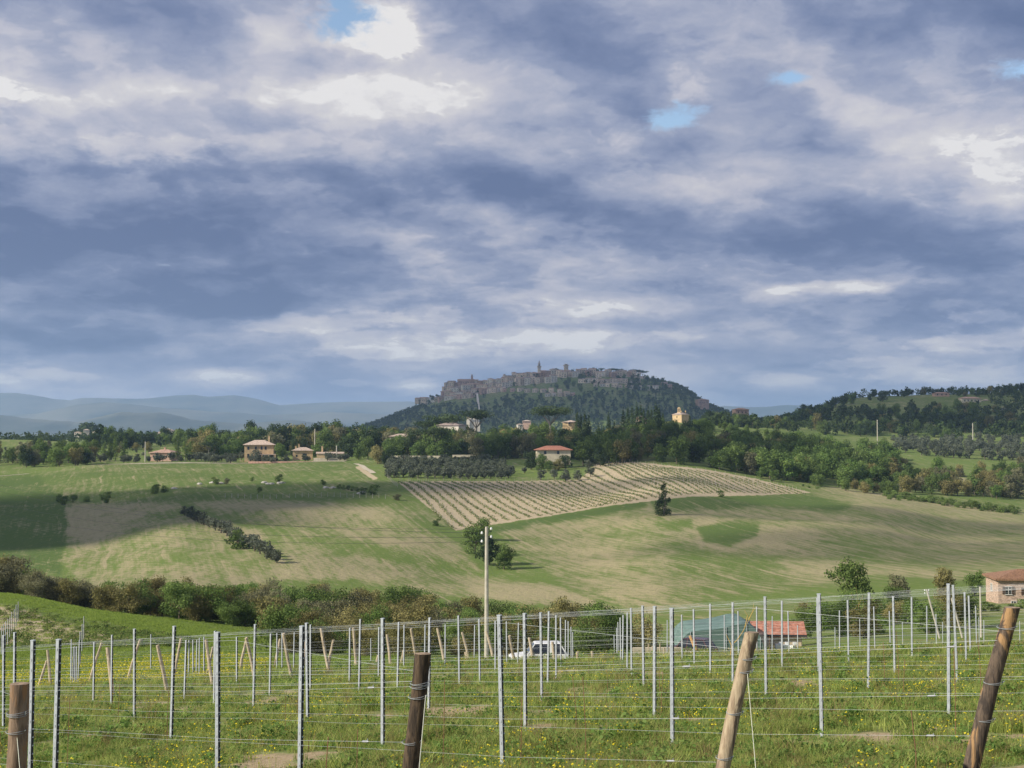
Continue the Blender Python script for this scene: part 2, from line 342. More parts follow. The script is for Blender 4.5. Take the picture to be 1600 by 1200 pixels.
def landcover(X, Y, Z):
    u = X/np.maximum(Y, 4); v = (Z-CZ)/np.maximum(Y, 4); x, y = uv2px(u, v); sh = X.shape
    x = x.ravel(); y = y.ravel(); dd = Y.ravel()
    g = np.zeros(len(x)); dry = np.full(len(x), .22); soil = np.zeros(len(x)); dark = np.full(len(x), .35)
    ok = (dd > 200) & (dd < 1050)
    def put(P, soft, **kw):
        m = inpoly(x, y, P, soft)*ok
        for k, val in kw.items():
            a = {'dry': dry, 'soil': soil, 'dark': dark}[k]; a[:] = a*(1-m)+val*m
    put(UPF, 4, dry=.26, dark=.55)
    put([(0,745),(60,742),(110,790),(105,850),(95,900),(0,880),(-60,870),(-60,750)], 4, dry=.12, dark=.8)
    put(LEFTF, 3, dry=.50, dark=.3); put(MIDF, 4, dry=.55, dark=.35); put(RIGHTF, 5, dry=.47, dark=.45)
    put([(104,792),(180,788),(280,790),(240,800),(190,830),(140,860),(108,830)], 8, dry=.78)
    put([(330,825),(440,845),(440,890),(350,900),(240,880)], 12, dry=.38)
    put([(300,798),(380,812),(520,838),(660,862),(760,900),(700,896),(560,866),(430,842),(330,818)], 7, dry=.24, dark=.35)   # green swathe
    put([(320,787),(520,788),(640,815),(600,815),(420,800),(330,797)], 8, dry=.72)
    put([(335,818),(420,838),(380,852)], 10, dry=.8); put([(560,820),(660,850),(700,870),(600,850)], 10, dry=.72)
    put([(700,900),(870,915),(970,955),(760,935)], 5, dry=.72)
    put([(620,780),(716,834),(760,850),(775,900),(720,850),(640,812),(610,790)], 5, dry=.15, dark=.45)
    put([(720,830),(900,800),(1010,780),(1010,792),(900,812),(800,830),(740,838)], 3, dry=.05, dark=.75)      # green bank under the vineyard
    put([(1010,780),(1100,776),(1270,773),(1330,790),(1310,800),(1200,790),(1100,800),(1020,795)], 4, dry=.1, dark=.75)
    put([(780,832),(900,812),(1040,795),(1000,820),(860,838)], 8, dry=.68)
    put([(840,850),(920,838),(980,870),(950,905),(880,890)], 14, dry=.68); put([(930,905),(1040,905),(1030,945),(960,945)], 14, dry=.68)
    put([(1040,800),(1110,800),(1130,830),(1070,835)], 8, dry=.66); put([(1150,838),(1250,825),(1290,842),(1200,860)], 9, dry=.72)
    put([(1050,850),(1250,875),(1250,905),(1060,900)], 14, dry=.3); put([(1220,880),(1330,880),(1340,915),(1230,905)], 12, dry=.64)
    put([(1300,760),(1400,770),(1620,806),(1620,830),(1500,815),(1360,798)], 5, dry=.62, dark=.2)
    put([(1240,800),(1420,820),(1620,850),(1620,870),(1400,855)], 16, dry=.62)
    put([(1090,825),(1150,815),(1185,820),(1180,838),(1140,850),(1100,845)], 5, dry=.05, dark=.65)
    put([(1080,826),(1092,828),(1102,848),(1140,855),(1180,842),(1190,845),(1150,864),(1095,856)], 5, dry=.75)
    put([(1092,826),(1150,816),(1184,821),(1178,838),(1140,849),(1102,844)], 5, dry=.06, dark=.68)             # grassy hollow
    put([(1030,812),(1080,812),(1080,824),(1040,824)], 5, dry=.12)
    put([(1370,745),(1480,742),(1600,765),(1720,780),(1720,805),(1600,800),(1480,785),(1390,768)], 4, dry=.25, dark=.4)
    put([(1365,750),(1400,755),(1440,778),(1380,768)], 6, dry=.7); put([(1480,742),(1540,750),(1600,765),(1600,768),(1500,752)], 3, dry=.65, dark=.1)
    put([(1440,780),(1500,786),(1620,802),(1620,806),(1500,796)], 4, dry=.72)
    put([(1300,690),(1720,690),(1720,730),(1400,720)], 8, dry=.18, dark=.35)
    put(VINE, 2.5, soil=1.0)
    put([(552,728),(562,728),(592,748),(582,750)], 2.5, soil=.9)
    put([(0,672),(40,675),(95,685),(80,690),(0,690)], 4, dry=.45, dark=.2)
    # near: left slope beyond the vine rows is bare and weedy, then bright grass
    near = (dd > 70) & (dd < 230)
    m = inpoly(x, y, [(-300,880),(0,940),(60,955),(150,985),(220,1000),(140,1010),(60,1010),(-300,1010)], 8)*near; soil[:] = soil*(1-m)+.62*m
    m = inpoly(x, y, [(-300,900),(0,922),(60,935),(150,955),(330,975),(520,1000),(520,1015),(330,1000),(200,985),(100,962),(30,945),(-300,925)], 5)*near
    dry[:] = dry*(1-m)+.16*m; dark[:] = dark*(1-m)-.25*m; soil[:] = soil*(1-m)
    sel = (dd <= 70); dry[sel] = .25; dark[sel] = .3
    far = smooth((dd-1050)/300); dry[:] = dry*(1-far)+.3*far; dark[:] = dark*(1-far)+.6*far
    return {'dry': dry, 'soil': soil, 'dark': dark}
def groundmat(name, near=False):
    m = bpy.data.materials.new(name); m.use_nodes = True; N = NT(m.node_tree); b = N.n['Principled BSDF']
    b.inputs['Roughness'].default_value = 1; b.inputs['Specular IOR Level'].default_value = .05
    P = N.node('ShaderNodeNewGeometry').outputs['Position']
    A = {k: N.node('ShaderNodeAttribute', attribute_name=k).outputs['Fac'] for k in ('dry', 'soil', 'dark')}
    if near:
        big, mid, fine = N.noise(P, .35, 5, .6), N.noise(P, 2.2, 6, .65), N.noise(P, 14, 5, .6)
    else:
        # drilled lines: noise stretched along the slope direction, plus broad patches
        mp = N.node('ShaderNodeMapping', {0: P}); mp.inputs['Scale'].default_value = (1, .22, .3); mp.inputs['Rotation'].default_value = (0, 0, .35)
        big, mid, fine = N.noise(P, .022, 6, .62, .6), N.noise(mp.outputs[0], .34, 7, .68, .4), N.noise(P, .9, 5, .7)
    s_ = N.m('MULTIPLY_ADD', N.m('SUBTRACT', big.outputs[0], .5), .95, A['dry'])
    s_ = N.m('MULTIPLY_ADD', N.m('SUBTRACT', mid.outputs[0], .5), 1.15, s_)
    s_ = N.m('MULTIPLY_ADD', N.m('SUBTRACT', fine.outputs[0], .5), .7, s_)
    if not near:
        wv = N.node('ShaderNodeTexWave', {'Vector': P, 'Scale': .17, 'Distortion': 9.0, 'Detail': 2.0, 'Detail Scale': .35}, bands_direction='DIAGONAL')
        s_ = N.m('MULTIPLY_ADD', N.m('SUBTRACT', wv.outputs['Fac'], .5), .13, s_)
        sx, sy, sz_ = N.node('ShaderNodeSeparateXYZ', {0: P}).outputs
        wob = N.m('MULTIPLY', N.m('SUBTRACT', N.noise(P, .012, 3, .5).outputs[0], .5), 9.0)
        ac = N.m('ADD', N.m('MULTIPLY_ADD', sx, .96, N.m('MULTIPLY', sy, .28)), wob); al = N.m('MULTIPLY_ADD', sy, .96, N.m('MULTIPLY', sx, -.28))
        dv = N.node('ShaderNodeCombineXYZ', {0: N.m('MULTIPLY', ac, .62), 1: N.m('MULTIPLY', al, .022)}).outputs[0]
        dr1 = N.noise(dv, 1.0, 4, .7)
        s_ = N.m('MULTIPLY_ADD', N.m('SUBTRACT', dr1.outputs[0], .5), 1.25, s_)
        trk = N.m('FRACT', N.m('MULTIPLY', ac, 1/13.0)); trk = N.m('MULTIPLY', N.step(trk, .0, .05), N.m('SUBTRACT', 1.0, N.step(trk, .09, .14)))
        s_ = N.m('MULTIPLY_ADD', trk, N.m('MULTIPLY', N.step(dr1.outputs[0], .45, .68), .30), s_)
    f = N.step(s_, .14, .84)
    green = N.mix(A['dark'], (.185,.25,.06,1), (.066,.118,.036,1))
    gv = N.mix(N.step(fine.outputs[0], .3, .7), green, (.155,.185,.055,1))
    gv = N.mix(.45, green, gv)
    tan = N.mix(N.step(fine.outputs[0], .3, .7), (.42,.36,.20,1), (.31,.27,.155,1))
    c = N.mix(f, gv, tan)
    sn = N.step(N.m('ADD', N.m('MULTIPLY', N.m('SUBTRACT', mid.outputs[0], .5), .9), A['soil']), .35, .6)
    soilc = N.mix(N.step(fine.outputs[0], .35, .65), (.44,.34,.215,1) if near else (.56,.46,.30,1), (.31,.235,.14,1) if near else (.44,.35,.22,1))
    c = N.mix(sn, c, soilc)
    N.l.new(c, b.inputs['Base Color'])
    bp = N.node('ShaderNodeBump', {'Strength': .6, 'Distance': .03 if near else .6, 'Height': fine.outputs[0]}); N.l.new(bp.outputs[0], b.inputs['Normal'])
    return m
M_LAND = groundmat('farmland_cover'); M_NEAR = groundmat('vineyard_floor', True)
def sheet(name, us, ds, material, lc=True, cart=False, dry=None):
    if cart: XX, YY = np.meshgrid(us, ds, indexing='ij')
    else: U, YY = np.meshgrid(us, ds, indexing='ij'); XX = U*(YY+0)
    ZZ = zt(XX, YY); V = np.stack([XX.ravel(), YY.ravel(), ZZ.ravel()], 1); a, b = XX.shape
    i, j = np.meshgrid(np.arange(a-1), np.arange(b-1), indexing='ij'); k = (i*b+j).ravel()
    Q = np.stack([k, k+b, k+b+1, k+1], 1)
    at_ = landcover(XX, YY, ZZ)
    if dry is not None: at_.update(dry(XX.ravel(), YY.ravel(), at_))
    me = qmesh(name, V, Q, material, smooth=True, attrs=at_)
    o = ob(name, me); tag(o, kind='structure'); return o
def bare(X, Y):
    out_ = np.empty(len(X))
    for i in range(len(X)): out_[i] = mnoise.noise((X[i]*.42+3, Y[i]*.30+7, 1.7))+.8*mnoise.noise((X[i]*1.5, Y[i]*1.2, 5.1))
    return out_
def neardry(X, Y, at_):
    near_ = (Y < 70); bn = np.zeros(len(X)); 
    idx = np.nonzero((Y > 5) & (Y < 62) & (np.abs(X) < 32))[0]; bn[idx] = bare(X[idx], Y[idx])
    s_ = at_['soil'].copy(); s_[near_] = np.clip((bn[near_]-.12)*1.5, 0, .66); dr = at_['dry'].copy(); dr[near_] = .42; return {'soil': s_, 'dry': dr}
ue = np.concatenate([np.linspace(-1.1, -.5, 30, endpoint=False), np.linspace(-.5, .5, 820), np.linspace(.5, 1.1, 31)[1:]])
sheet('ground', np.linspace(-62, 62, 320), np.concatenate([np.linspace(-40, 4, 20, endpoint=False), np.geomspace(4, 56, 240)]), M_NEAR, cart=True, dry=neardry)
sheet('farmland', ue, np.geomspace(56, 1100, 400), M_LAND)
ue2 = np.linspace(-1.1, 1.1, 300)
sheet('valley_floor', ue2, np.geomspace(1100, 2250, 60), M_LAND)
sheet('town_hill', ue2, np.concatenate([np.linspace(2250, 3400, 60), np.linspace(3500, 5000, 12)]), M_LAND)
sheet('plain', np.linspace(-1.1, 1.1, 60), np.geomspace(5000, 20000, 12), M_LAND)
# ------------------------------------------------------------------ far mountains
M_MOUNT = mat('far_mountain_cover', (.045,.065,.055), 1, coords='Object', scale=.0011, col2=(.16,.16,.12), detail=9, stretch=(1, 1, 3))
def mountain(pts, d, depth, seed):
    xs = np.linspace(pts[0][0], pts[-1][0], 500); ys = np.interp(xs, [p[0] for p in pts], [p[1] for p in pts])
    V = []; rows = 20
    for r in range(rows):
        k = r/(rows-1)*2-1; f = max(0, 1-abs(k)**1.5)
        for i, x in enumerate(xs):
            u, v = px2uv(x, ys[i]); nz = mnoise.fractal((x*.017, seed, r*.21), 1, 2, 5)
            dd = d+k*depth+nz*depth*.1; top = v*d
            V.append((u*d*(1+k*depth/d*.5), dd, CZ-25+(top+25)*f*(1+.14*nz*(1-f)*2)+(nz*28*(.3+.7*(1-f)))))
    n = len(xs); Q = [(r*n+i, r*n+i+1, (r+1)*n+i+1, (r+1)*n+i) for r in range(rows-1) for i in range(n-1)]
    o = ob('mountain_range', qmesh('mountain_range', V, Q, M_MOUNT, smooth=True)); tag(o, kind='structure'); return o
mountain([(-900,640),(-400,620),(-100,618),(0,613),(30,613),(60,618),(85,623),(110,625),(130,621),(190,622),(235,622),(270,618),(305,616),(330,619),(365,617),(400,623),(440,632),(500,629),(560,627),(640,627),(760,640),(900,680)], 14500, 1300, 1.0)
mountain([(-900,650),(-200,650),(0,648),(60,655),(120,660),(190,643),(250,645),(300,655),(380,662),(450,656),(520,664),(600,668),(700,685)], 8200, 700, 4.0)
mountain([(-900,655),(-300,645),(-60,652),(60,646),(120,632),(170,628),(230,634),(300,640),(420,648),(520,643),(640,650),(760,662),(900,685)], 11500, 900, 6.0)
mountain([(1020,690),(1090,640),(1130,633),(1170,636),(1230,632),(1400,640),(1800,632),(2300,650)], 13500, 900, 9.0)
# ------------------------------------------------------------------ haze
hb = MB().box((0, 1000, (CZ-70+640)/2), (44000, 38000, 640-(CZ-70)))
hm = bpy.data.materials.new('haze_air'); hm.use_nodes = True; N = NT(hm.node_tree); N.n.clear()
pv = N.node('ShaderNodeVolumePrincipled', {'Color': (.46,.66,1.0,1), 'Density': .000068, 'Anisotropy': .1}); oo = N.node('ShaderNodeOutputMaterial'); N.l.new(pv.outputs[0], oo.inputs['Volume'])
tag(hb.build('haze', hm), kind='stuff')
# ------------------------------------------------------------------ unseen clouds out of frame, added to cast shade patches on the land
M_CLOUD = mat('solid_shade_cloud', (.85,.86,.88), 1)
def thincloud(name, t_):
    m = bpy.data.materials.new(name); m.use_nodes = True; N = NT(m.node_tree); N.n.clear(); a = N.node('ShaderNodeBsdfDiffuse', {'Color': (.85,.86,.88,1)}); b = N.node('ShaderNodeBsdfTransparent'); x = N.node('ShaderNodeMixShader', {0: t_, 1: a.outputs[0], 2: b.outputs[0]}); o = N.node('ShaderNodeOutputMaterial'); N.l.new(x.outputs[0], o.inputs[0]); return m
M_THIN = thincloud('thin_shade_cloud', .74); M_DENSE = thincloud('dense_shade_cloud', .28); M_MID = thincloud('medium_shade_cloud', .45)
def shade_cloud(tx, ty, rx, ry, alt=1250, th=60, rz=0, seed=0, mt=None):
    g = z1(tx, ty); k = (CZ+alt-g)/TOSUN.z; c = Vector((tx, ty, g))+TOSUN*k
    bm = bmesh.new(); bmesh.ops.create_icosphere(bm, subdivisions=5, radius=1)
    for v in bm.verts:
        p = v.co.copy(); nz = mnoise.fractal(p*1.6+Vector((seed*7.1, 3, 1)), 1, 2.1, 5); k = 1+.42*nz
        v.co = Vector((p.x*rx*k, p.y*ry*k, (p.z*th*(1 if p.z > 0 else .35))*(1+.8*nz)))
    me = bpy.data.meshes.new('shade_cloud'); bm.to_mesh(me); bm.free(); me.materials.append(mt or M_CLOUD)
    me.polygons.foreach_set('use_smooth', [True]*len(me.polygons))
    o = ob('shade_cloud', me, loc=c, rz=rz); tag(o, kind='structure'); return o
SHADE_CLOUDS = [(-165, 440, 75, 62, 0), (-118, 520, 60, 30, 0), (0, 3150, 1150, 620, 0), (390, 1380, 330, 240, 0), (55, 720, 78, 52, 0), (130, 395, 75, 42, .2), (95, 480, 50, 30, 0), (-20, 540, 60, 20, .2)]
for i, (tx, ty, rx, ry, rz) in enumerate(SHADE_CLOUDS): shade_cloud(tx, ty, rx, ry, seed=i+1, rz=rz, th=60 if rx < 300 else 150, mt=M_THIN if i > 4 else M_DENSE if i == 2 else M_MID if i in (1, 2, 3, 4) else None)
ORD = ['first','second','third','fourth','fifth','sixth','seventh','eighth','ninth','tenth','eleventh','twelfth','thirteenth','fourteenth','fifteenth','sixteenth','seventeenth','eighteenth','nineteenth','twentieth']
ORD += ['twenty '+o for o in ORD[:9]]+['thirtieth']+['thirty '+o for o in ORD[:9]]+['fortieth']+['forty '+o for o in ORD[:9]]
# ------------------------------------------------------------------ vegetation builders
def leaf_quads(C, Nn, S, asp=.75):
    """quads at centres C with normals Nn and sizes S"""
    n = len(C); r = RNG.normal(size=(n, 3)); a = np.cross(Nn, r); a /= np.linalg.norm(a, axis=1)[:, None]+1e-9
    b = np.cross(Nn, a); b /= np.linalg.norm(b, axis=1)[:, None]+1e-9; S = S[:, None]/2
    k = RNG.uniform(.55, 1.2, (n, 4, 1)); V = np.stack([C-a*S*k[:, 0], C-b*S*asp*k[:, 1], C+a*S*k[:, 2], C+b*S*asp*k[:, 3]], 1).reshape(-1, 3)
    return V, np.arange(4*n).reshape(n, 4)
def crown_pts(n, lobes, outw=.55, shell=(.55, 1.05)):
    """lobes: (centre, radii). returns centres, normals, tint"""
    L = np.array([[*c, *r] for c, r in lobes]); wgt = (L[:, 3]*L[:, 4]*L[:, 5])**.66; wgt /= wgt.sum(); id_ = RNG.choice(len(L), n, p=wgt)
    d = RNG.normal(size=(n, 3)); d /= np.linalg.norm(d, axis=1)[:, None]; rr = RNG.uniform(*shell, n)
    C = L[id_, :3]+d*L[id_, 3:]*rr[:, None]; Nn = d*outw+RNG.normal(size=(n, 3))*(1-outw)*.7; Nn /= np.linalg.norm(Nn, axis=1)[:, None]
    lt = RNG.uniform(.2, .8, len(L)); tint = np.clip(lt[id_]+RNG.normal(size=n)*.16, 0, 1); return C, Nn, tint
def round_lobes(h, w, n, z0=.25, jit=.75):
    out_ = [((0, 0, h*(.5+z0/2)), (w*.34, w*.34, h*(1-z0)*.40))]
    for i in range(n):
        a = random.random()*6.283; zz_ = random.uniform(z0, .92); env = math.sqrt(max(.05, 1-((zz_-.55)/.5)**2)); r = w/2*env*random.uniform(.25, jit)
        s_ = random.uniform(.13, .26)*w; out_.append(((math.cos(a)*r, math.sin(a)*r, h*zz_), (s_, s_, s_*random.uniform(.6, .95)*min(1.2, h/w))))
    return out_
def crown_mesh(name, lobes, n, size, material, outw=.55, asp=.75, shell=(.55, 1.05)):
    C, Nn, ti = crown_pts(n, lobes, outw, shell); V, Q = leaf_quads(C, Nn, size*RNG.uniform(.5, 1.4, len(C)), asp)
    return qmesh(name, V, Q, material, tint=ti)
def trunk_mb(h, r, w, z0, limbs=6, m=0, lean=0):
    mb = MB(); top = h*.72; bend = [random.uniform(-.06, .06)*h for _ in range(4)]
    P = [(0, 0, -.4), (bend[0]*.3, bend[1]*.3, h*.2), (bend[0], bend[1], h*.42), (bend[0]+lean+bend[2], bend[1]+bend[3], top)]
    mb.tube(P, [r*1.25, r, r*.72, r*.25], 6, m)
    for i in range(limbs):
        a = 6.283*(i+random.random()*.6)/limbs; zb = h*random.uniform(max(.12, z0*.7), .45); L_ = w*random.uniform(.26, .42); ze = min(h*.93, zb+h*random.uniform(.15, .42))
        b0 = (bend[0]*.6, bend[1]*.6, zb); b1 = (math.cos(a)*L_*.5+b0[0], math.sin(a)*L_*.5+b0[1], (zb+ze)/2+h*.03); b2 = (math.cos(a)*L_+b0[0], math.sin(a)*L_+b0[1], ze)
        mb.tube([b0, b1, b2], [r*.5, r*.3, r*.08], 4, m, cap=False)
    return mb
PROTO = {}
def proto(kind, i):
    """crown mesh and trunk mesh of variant i of a kind, nominal height 1 x scale later"""
    key = (kind, i)
    if key in PROTO: return PROTO[key]
    st = random.getstate(); random.seed(hash(kind) % 1 + sum(map(ord, kind))*31+i)
    K = kind
    if K.startswith('scrub'):                                   # thorny belt shrubs, 5.5 m, seen at 150-230 m
        M = {'scrub': L_SCRUB, 'scrub_green': L_GREEN, 'scrub_bright': L_BRIGHT, 'scrub_grey': L_GREY}[K]
        c = crown_mesh('crown', round_lobes(5.5, 6.2, 15, .10, .85), 4200, .27, M, .45, shell=(.35, 1.12)); t_ = trunk_mb(4.6, .11, 5.5, .1, 9)
        bm_ = M_BARK
    elif K in ('round', 'round_bright', 'round_dark', 'round_scrub', 'round_grey'):
        M = {'round': L_GREEN, 'round_bright': L_BRIGHT, 'round_dark': L_DARK, 'round_scrub': L_SCRUB, 'round_grey': L_GREY}[K]
        c = crown_mesh('crown', round_lobes(10, 9.5, 16, .16, .8), 2300, .68, M, .62, shell=(.5, 1.08)); t_ = trunk_mb(9, .25, 8, .22, 6); bm_ = M_BARK
    elif K == 'olive':
        c = crown_mesh('crown', round_lobes(4, 4.4, 8, .2, .75), 520, .55, L_OLIVE, .5, shell=(.45, 1.1)); t_ = trunk_mb(3.2, .2, 3.4, .22, 4); bm_ = M_BARK
    elif K == 'cypress':
        lob = [((0, 0, 12*z), (1.25*w_, 1.25*w_, 1.3)) for z, w_ in ((.1,.8),(.2,1),(.32,1.05),(.44,1),(.56,.88),(.68,.72),(.8,.52),(.9,.33),(.97,.18))]
        c = crown_mesh('crown', lob, 900, .6, L_DARK, .7, shell=(.7, 1.1)); t_ = MB().tube([(0,0,-.3),(0,0,2)], [.2,.15], 5); bm_ = M_BARK
    elif K == 'pine':                                           # flat umbrella crown on a bare forked stem
        lob = [((random.uniform(-5,5), random.uniform(-5,5), 11.6+random.uniform(-.3,.7)), (2.6, 2.6, 1.25)) for _ in range(13)]+[((0,0,12.2),(4,4,1.5))]
        c = crown_mesh('crown', lob, 1500, .7, L_DARK, .6, shell=(.6, 1.08)); t_ = MB()
        t_.tube([(0,0,-.4),(.3,.1,4),(.2,0,7.5)], [.42,.34,.28], 7)
        for k_ in range(6):
            a = k_*1.05+random.random()*.4; t_.tube([(.2,0,7+.3*k_*.4),(math.cos(a)*1.9,math.sin(a)*1.9,9.4),(math.cos(a)*4.2,math.sin(a)*4.2,11.4)], [.2,.14,.06], 5, cap=False)
        bm_ = M_PALEBARK
    elif K == 'poplar':
        lob = [((random.uniform(-.9,.9), random.uniform(-.9,.9), 13*z), (1.3*w_, 1.3*w_, 1.5)) for z, w_ in ((.18,.7),(.28,1),(.38,1.1),(.5,1.15),(.6,1.1),(.7,1),(.8,.85),(.9,.6))]
        c = crown_mesh('crown', lob, 900, .6, L_GREEN, .4, shell=(.5, 1.2)); t_ = MB().tube([(0,0,-.4),(.2,0,6),(0,0,12)], [.25,.16,.05], 6); bm_ = M_PALEBARK
    elif K == 'bush':
        c = crown_mesh('crown', round_lobes(2.4, 3.2, 8, .05, .8), 700, .3, L_GREEN, .45, shell=(.5, 1.1)); t_ = trunk_mb(1.8, .06, 2.4, .1, 5); bm_ = M_BARK
    elif K == 'bush_bright':
        c = crown_mesh('crown', round_lobes(2.2, 3.4, 8, .05, .8), 700, .3, L_BRIGHT, .45, shell=(.5, 1.1)); t_ = trunk_mb(1.8, .06, 2.4, .1, 5); bm_ = M_BARK
    elif K == 'far':                                            # woods beyond a kilometre: leaves about one pixel wide
        c = crown_mesh('crown', round_lobes(10, 10, 8, .12, .7), 170, 2.1, L_FAR, .6); t_ = MB().tube([(0,0,-1),(0,0,5)], [.3,.2], 4); bm_ = M_BARK
    elif K == 'ivy':
        lob = [((-1.3,.0,1.5),(2.1,1.8,1.5)),((1.5,.2,1.5),(1.5,1.3,1.5)),((-2.3,0,3.6),(1.2,1.1,1.2)),((2.0,0,6.3),(.8,.8,.6)),((-1.6,.5,5.0),(1.3,1,.9)),((0,0,4.6),(1.5,1.4,1.7)),((1.3,0,5.6),(1.2,1,1)),((-.5,0,7.0),(1.2,1.1,1.5)),((.5,0,8.8),(1.1,1,1.0)),((-.5,.2,10.2),(1.0,.9,1.1)),((.3,0,11.3),(.8,.8,.8)),((-1.3,0,5.6),(1,1,1))]
        c = crown_mesh('crown', lob, 2200, .55, L_DARK, .45, shell=(.4, 1.15)); t_ = trunk_mb(11.5, .35, 5, .2, 8); bm_ = M_PALEBARK
    me_t = mesh('trunk', t_.V, t_.F, bm_)
    random.setstate(st); PROTO[key] = (c, me_t, bm_); return PROTO[key]
def joined(kind, i):
    key = ('J', kind, i)
    if key in PROTO: return PROTO[key]
    c, t_, bm_ = proto(kind, i); n = len(c.vertices); V = np.empty(n*3, np.float32); c.vertices.foreach_get('co', V); V = [tuple(v) for v in V.reshape(-1, 3)]
    F = [tuple(p.vertices) for p in c.polygons]; nc = len(F); V2 = [tuple(v.co) for v in t_.vertices]; F2 = [tuple(k+n for k in p.vertices) for p in t_.polygons]
    me = mesh(kind, V+V2, F+F2, [c.materials[0], bm_]); me.polygons.foreach_set('material_index', [0]*nc+[1]*len(F2))
    ti = np.zeros(nc, np.float32); c.attributes['tint'].data.foreach_get('value', ti); a = me.attributes.new('tint', 'FLOAT', 'FACE'); a.data.foreach_set('value', np.concatenate([ti, np.zeros(len(F2), np.float32)]))
    PROTO[key] = me; return me
COUNT = {}; ADJ = {'scrub': 'brownish', 'scrub_green': 'dark green', 'scrub_bright': 'light green', 'scrub_grey': 'grey', 'round': 'green', 'round_bright': 'bright green', 'round_dark': 'blackish green', 'round_scrub': 'olive brown', 'round_grey': 'greyish', 'far': 'blue green', 'olive': 'silvery', 'bush': 'leafy', 'bush_bright': 'fresh green', 'cypress': 'slim', 'poplar': 'tall', 'pine': 'flat'}
def plant(kind, name, X, Y, s, label, cat, group=None, sz=None, detail=None, nv=5, Z=None):
    """one plant of its own; beyond 420 m a single mesh, nearer an empty with crown and trunk"""
    if COUNT.get(name, 0) >= 295: return None
    COUNT[name] = COUNT.get(name, 0)+1
    z = z1(X, Y) if Z is None else Z; i = random.randrange(nv); rz = random.random()*6.283; S = (s, s, (sz or s))
    if (Y < 420) if detail is None else detail:
        c, t_, _ = proto(kind, i); r = empty(name, (X, Y, z-.15), rz); r.scale = S; ob('crown', c, r); ob('trunk', t_, r)
    if kind == 'ivy': r.rotation_euler = (0, 0, 0)
    elif not ((Y < 420) if detail is None else detail): r = ob(name, joined(kind, i), None, (X, Y, z-.2), rz, S)
    tag(r, label, cat, group); return r
def band(kinds, name, x0, x1, d0, d1, n, s0, s1, label, cat='tree', edge=None, nv=5, detail=None, mind=0):
    """n plants scattered over a real strip of land"""
    k = 0; tries = 0; pts = []
    while k < n and tries < n*12:
        tries += 1; x = random.uniform(x0, x1); d = random.uniform(d0, d1)
        X, Y, z = at(x, d)
        if edge and not edge(x, d): continue
        s = random.uniform(s0, s1)
        if mind and any((X-a)**2+(Y-b)**2 < (mind*s)**2 for a, b in pts): continue
        pts.append((X, Y)); kd = random.choices([q_[0] for q_ in kinds], [q_[1] for q_ in kinds])[0]
        f = (x-x0)/(x1-x0); side = 'left end' if f < .2 else 'left half' if f < .4 else 'middle' if f < .6 else 'right half' if f < .8 else 'right end'; g = (d-d0)/(d1-d0)
        lb = f"{ADJ[kd]} {label}, {'front ' if g < .4 else 'rear ' if g > .6 else ''}{side}"
        plant(kd, name, X, Y, s, lb, cat, lb, sz=s*random.uniform(.85, 1.15), nv=nv, detail=detail); k += 1
# ---- scrub belt below the vineyard
SCR = [('scrub', 5), ('scrub_green', 3), ('scrub_grey', .8), ('scrub_bright', 1.4)]
band([('scrub_grey', 3), ('scrub', 2), ('scrub_green', 1)], 'thorn_shrub', -120, 160, 192, 218, 30, .65, 1.0, 'thorn shrub on the grass crest at far left', 'shrub', mind=2.6)
band(SCR, 'belt_shrub', 150, 420, 190, 245, 60, .62, .98, 'shrub of the scrub belt left of the olive hedge', 'shrub', mind=2.3, edge=lambda x, d: d < 200+ (x-150)*.15 or x > 260)
band(SCR, 'belt_shrub', 420, 700, 172, 235, 78, .66, 1.02, 'shrub of the scrub belt between olive hedge and pole', 'shrub', mind=2.3)
band(SCR, 'belt_shrub', 700, 965, 172, 228, 60, .55, .9, 'low shrub of the belt right of the pole', 'shrub', mind=2.6, edge=lambda x, d: d < 228-(x-700)*.13)
band([('scrub', 3), ('scrub_green', 2)], 'belt_shrub', 430, 1010, 120, 168, 70, .4, .75, 'low shrub in the hollow beyond the posts', 'shrub', mind=2.4)
band([('scrub_green', 3), ('scrub', 2), ('scrub_bright', 1)], 'belt_shrub', 1250, 1505, 135, 205, 66, .4, .72, 'shrub between barn and brick house', 'shrub', mind=2.3)
X, Y, z = at(70, 197); plant('scrub_bright', 'belt_shrub', X, Y, 1.0, 'rounded yellow green bush rising behind the grey thorn shrubs at far left', 'shrub')
X, Y, z = at(30, 205); plant('scrub_grey', 'thorn_shrub', X, Y, 1.1, 'largest grey thorn shrub, beside the rounded yellow green bush', 'shrub')
X, Y, z = at(1325, 228); plant('round', 'broadleaf_tree', X, Y, .72, 'dark green broad tree standing right of the barn at the field foot', 'tree', detail=True)
X, Y, z = at(1400, 228); plant('round_grey', 'broadleaf_tree', X, Y, .48, 'low grey brown tree next to the dark green tree right of the barn', 'tree', detail=True)
X, Y, z = at(1475, 232); plant('round_scrub', 'broadleaf_tree', X, Y, .50, 'olive brown low tree in front of the hill, left of the brick house', 'tree', detail=True)
X, Y, z = at(1520, 236); plant('round', 'broadleaf_tree', X, Y, .40, 'green bushy tree touching the left side of the brick house', 'tree', detail=True)
# ---- slanting hedge of olives
for i in range(17):
    f = i/16; x = 289+(432-289)*f**.95; y = 806+(880-806)*f; h = hit(x, y, 240)
    if h: plant('olive', 'olive_tree', h[0], h[1], random.uniform(.8, 1.1)*(1.2 if i == 9 else 1), 'grey olive bush in the slanting hedge between the two left fields', 'olive tree', 'slanting olive hedge', detail=True)
h = hit(370, 858, 240); plant('bush', 'field_bush', h[0], h[1], 2.0, 'biggest dark bush, halfway along the slanting olive hedge', 'bush')
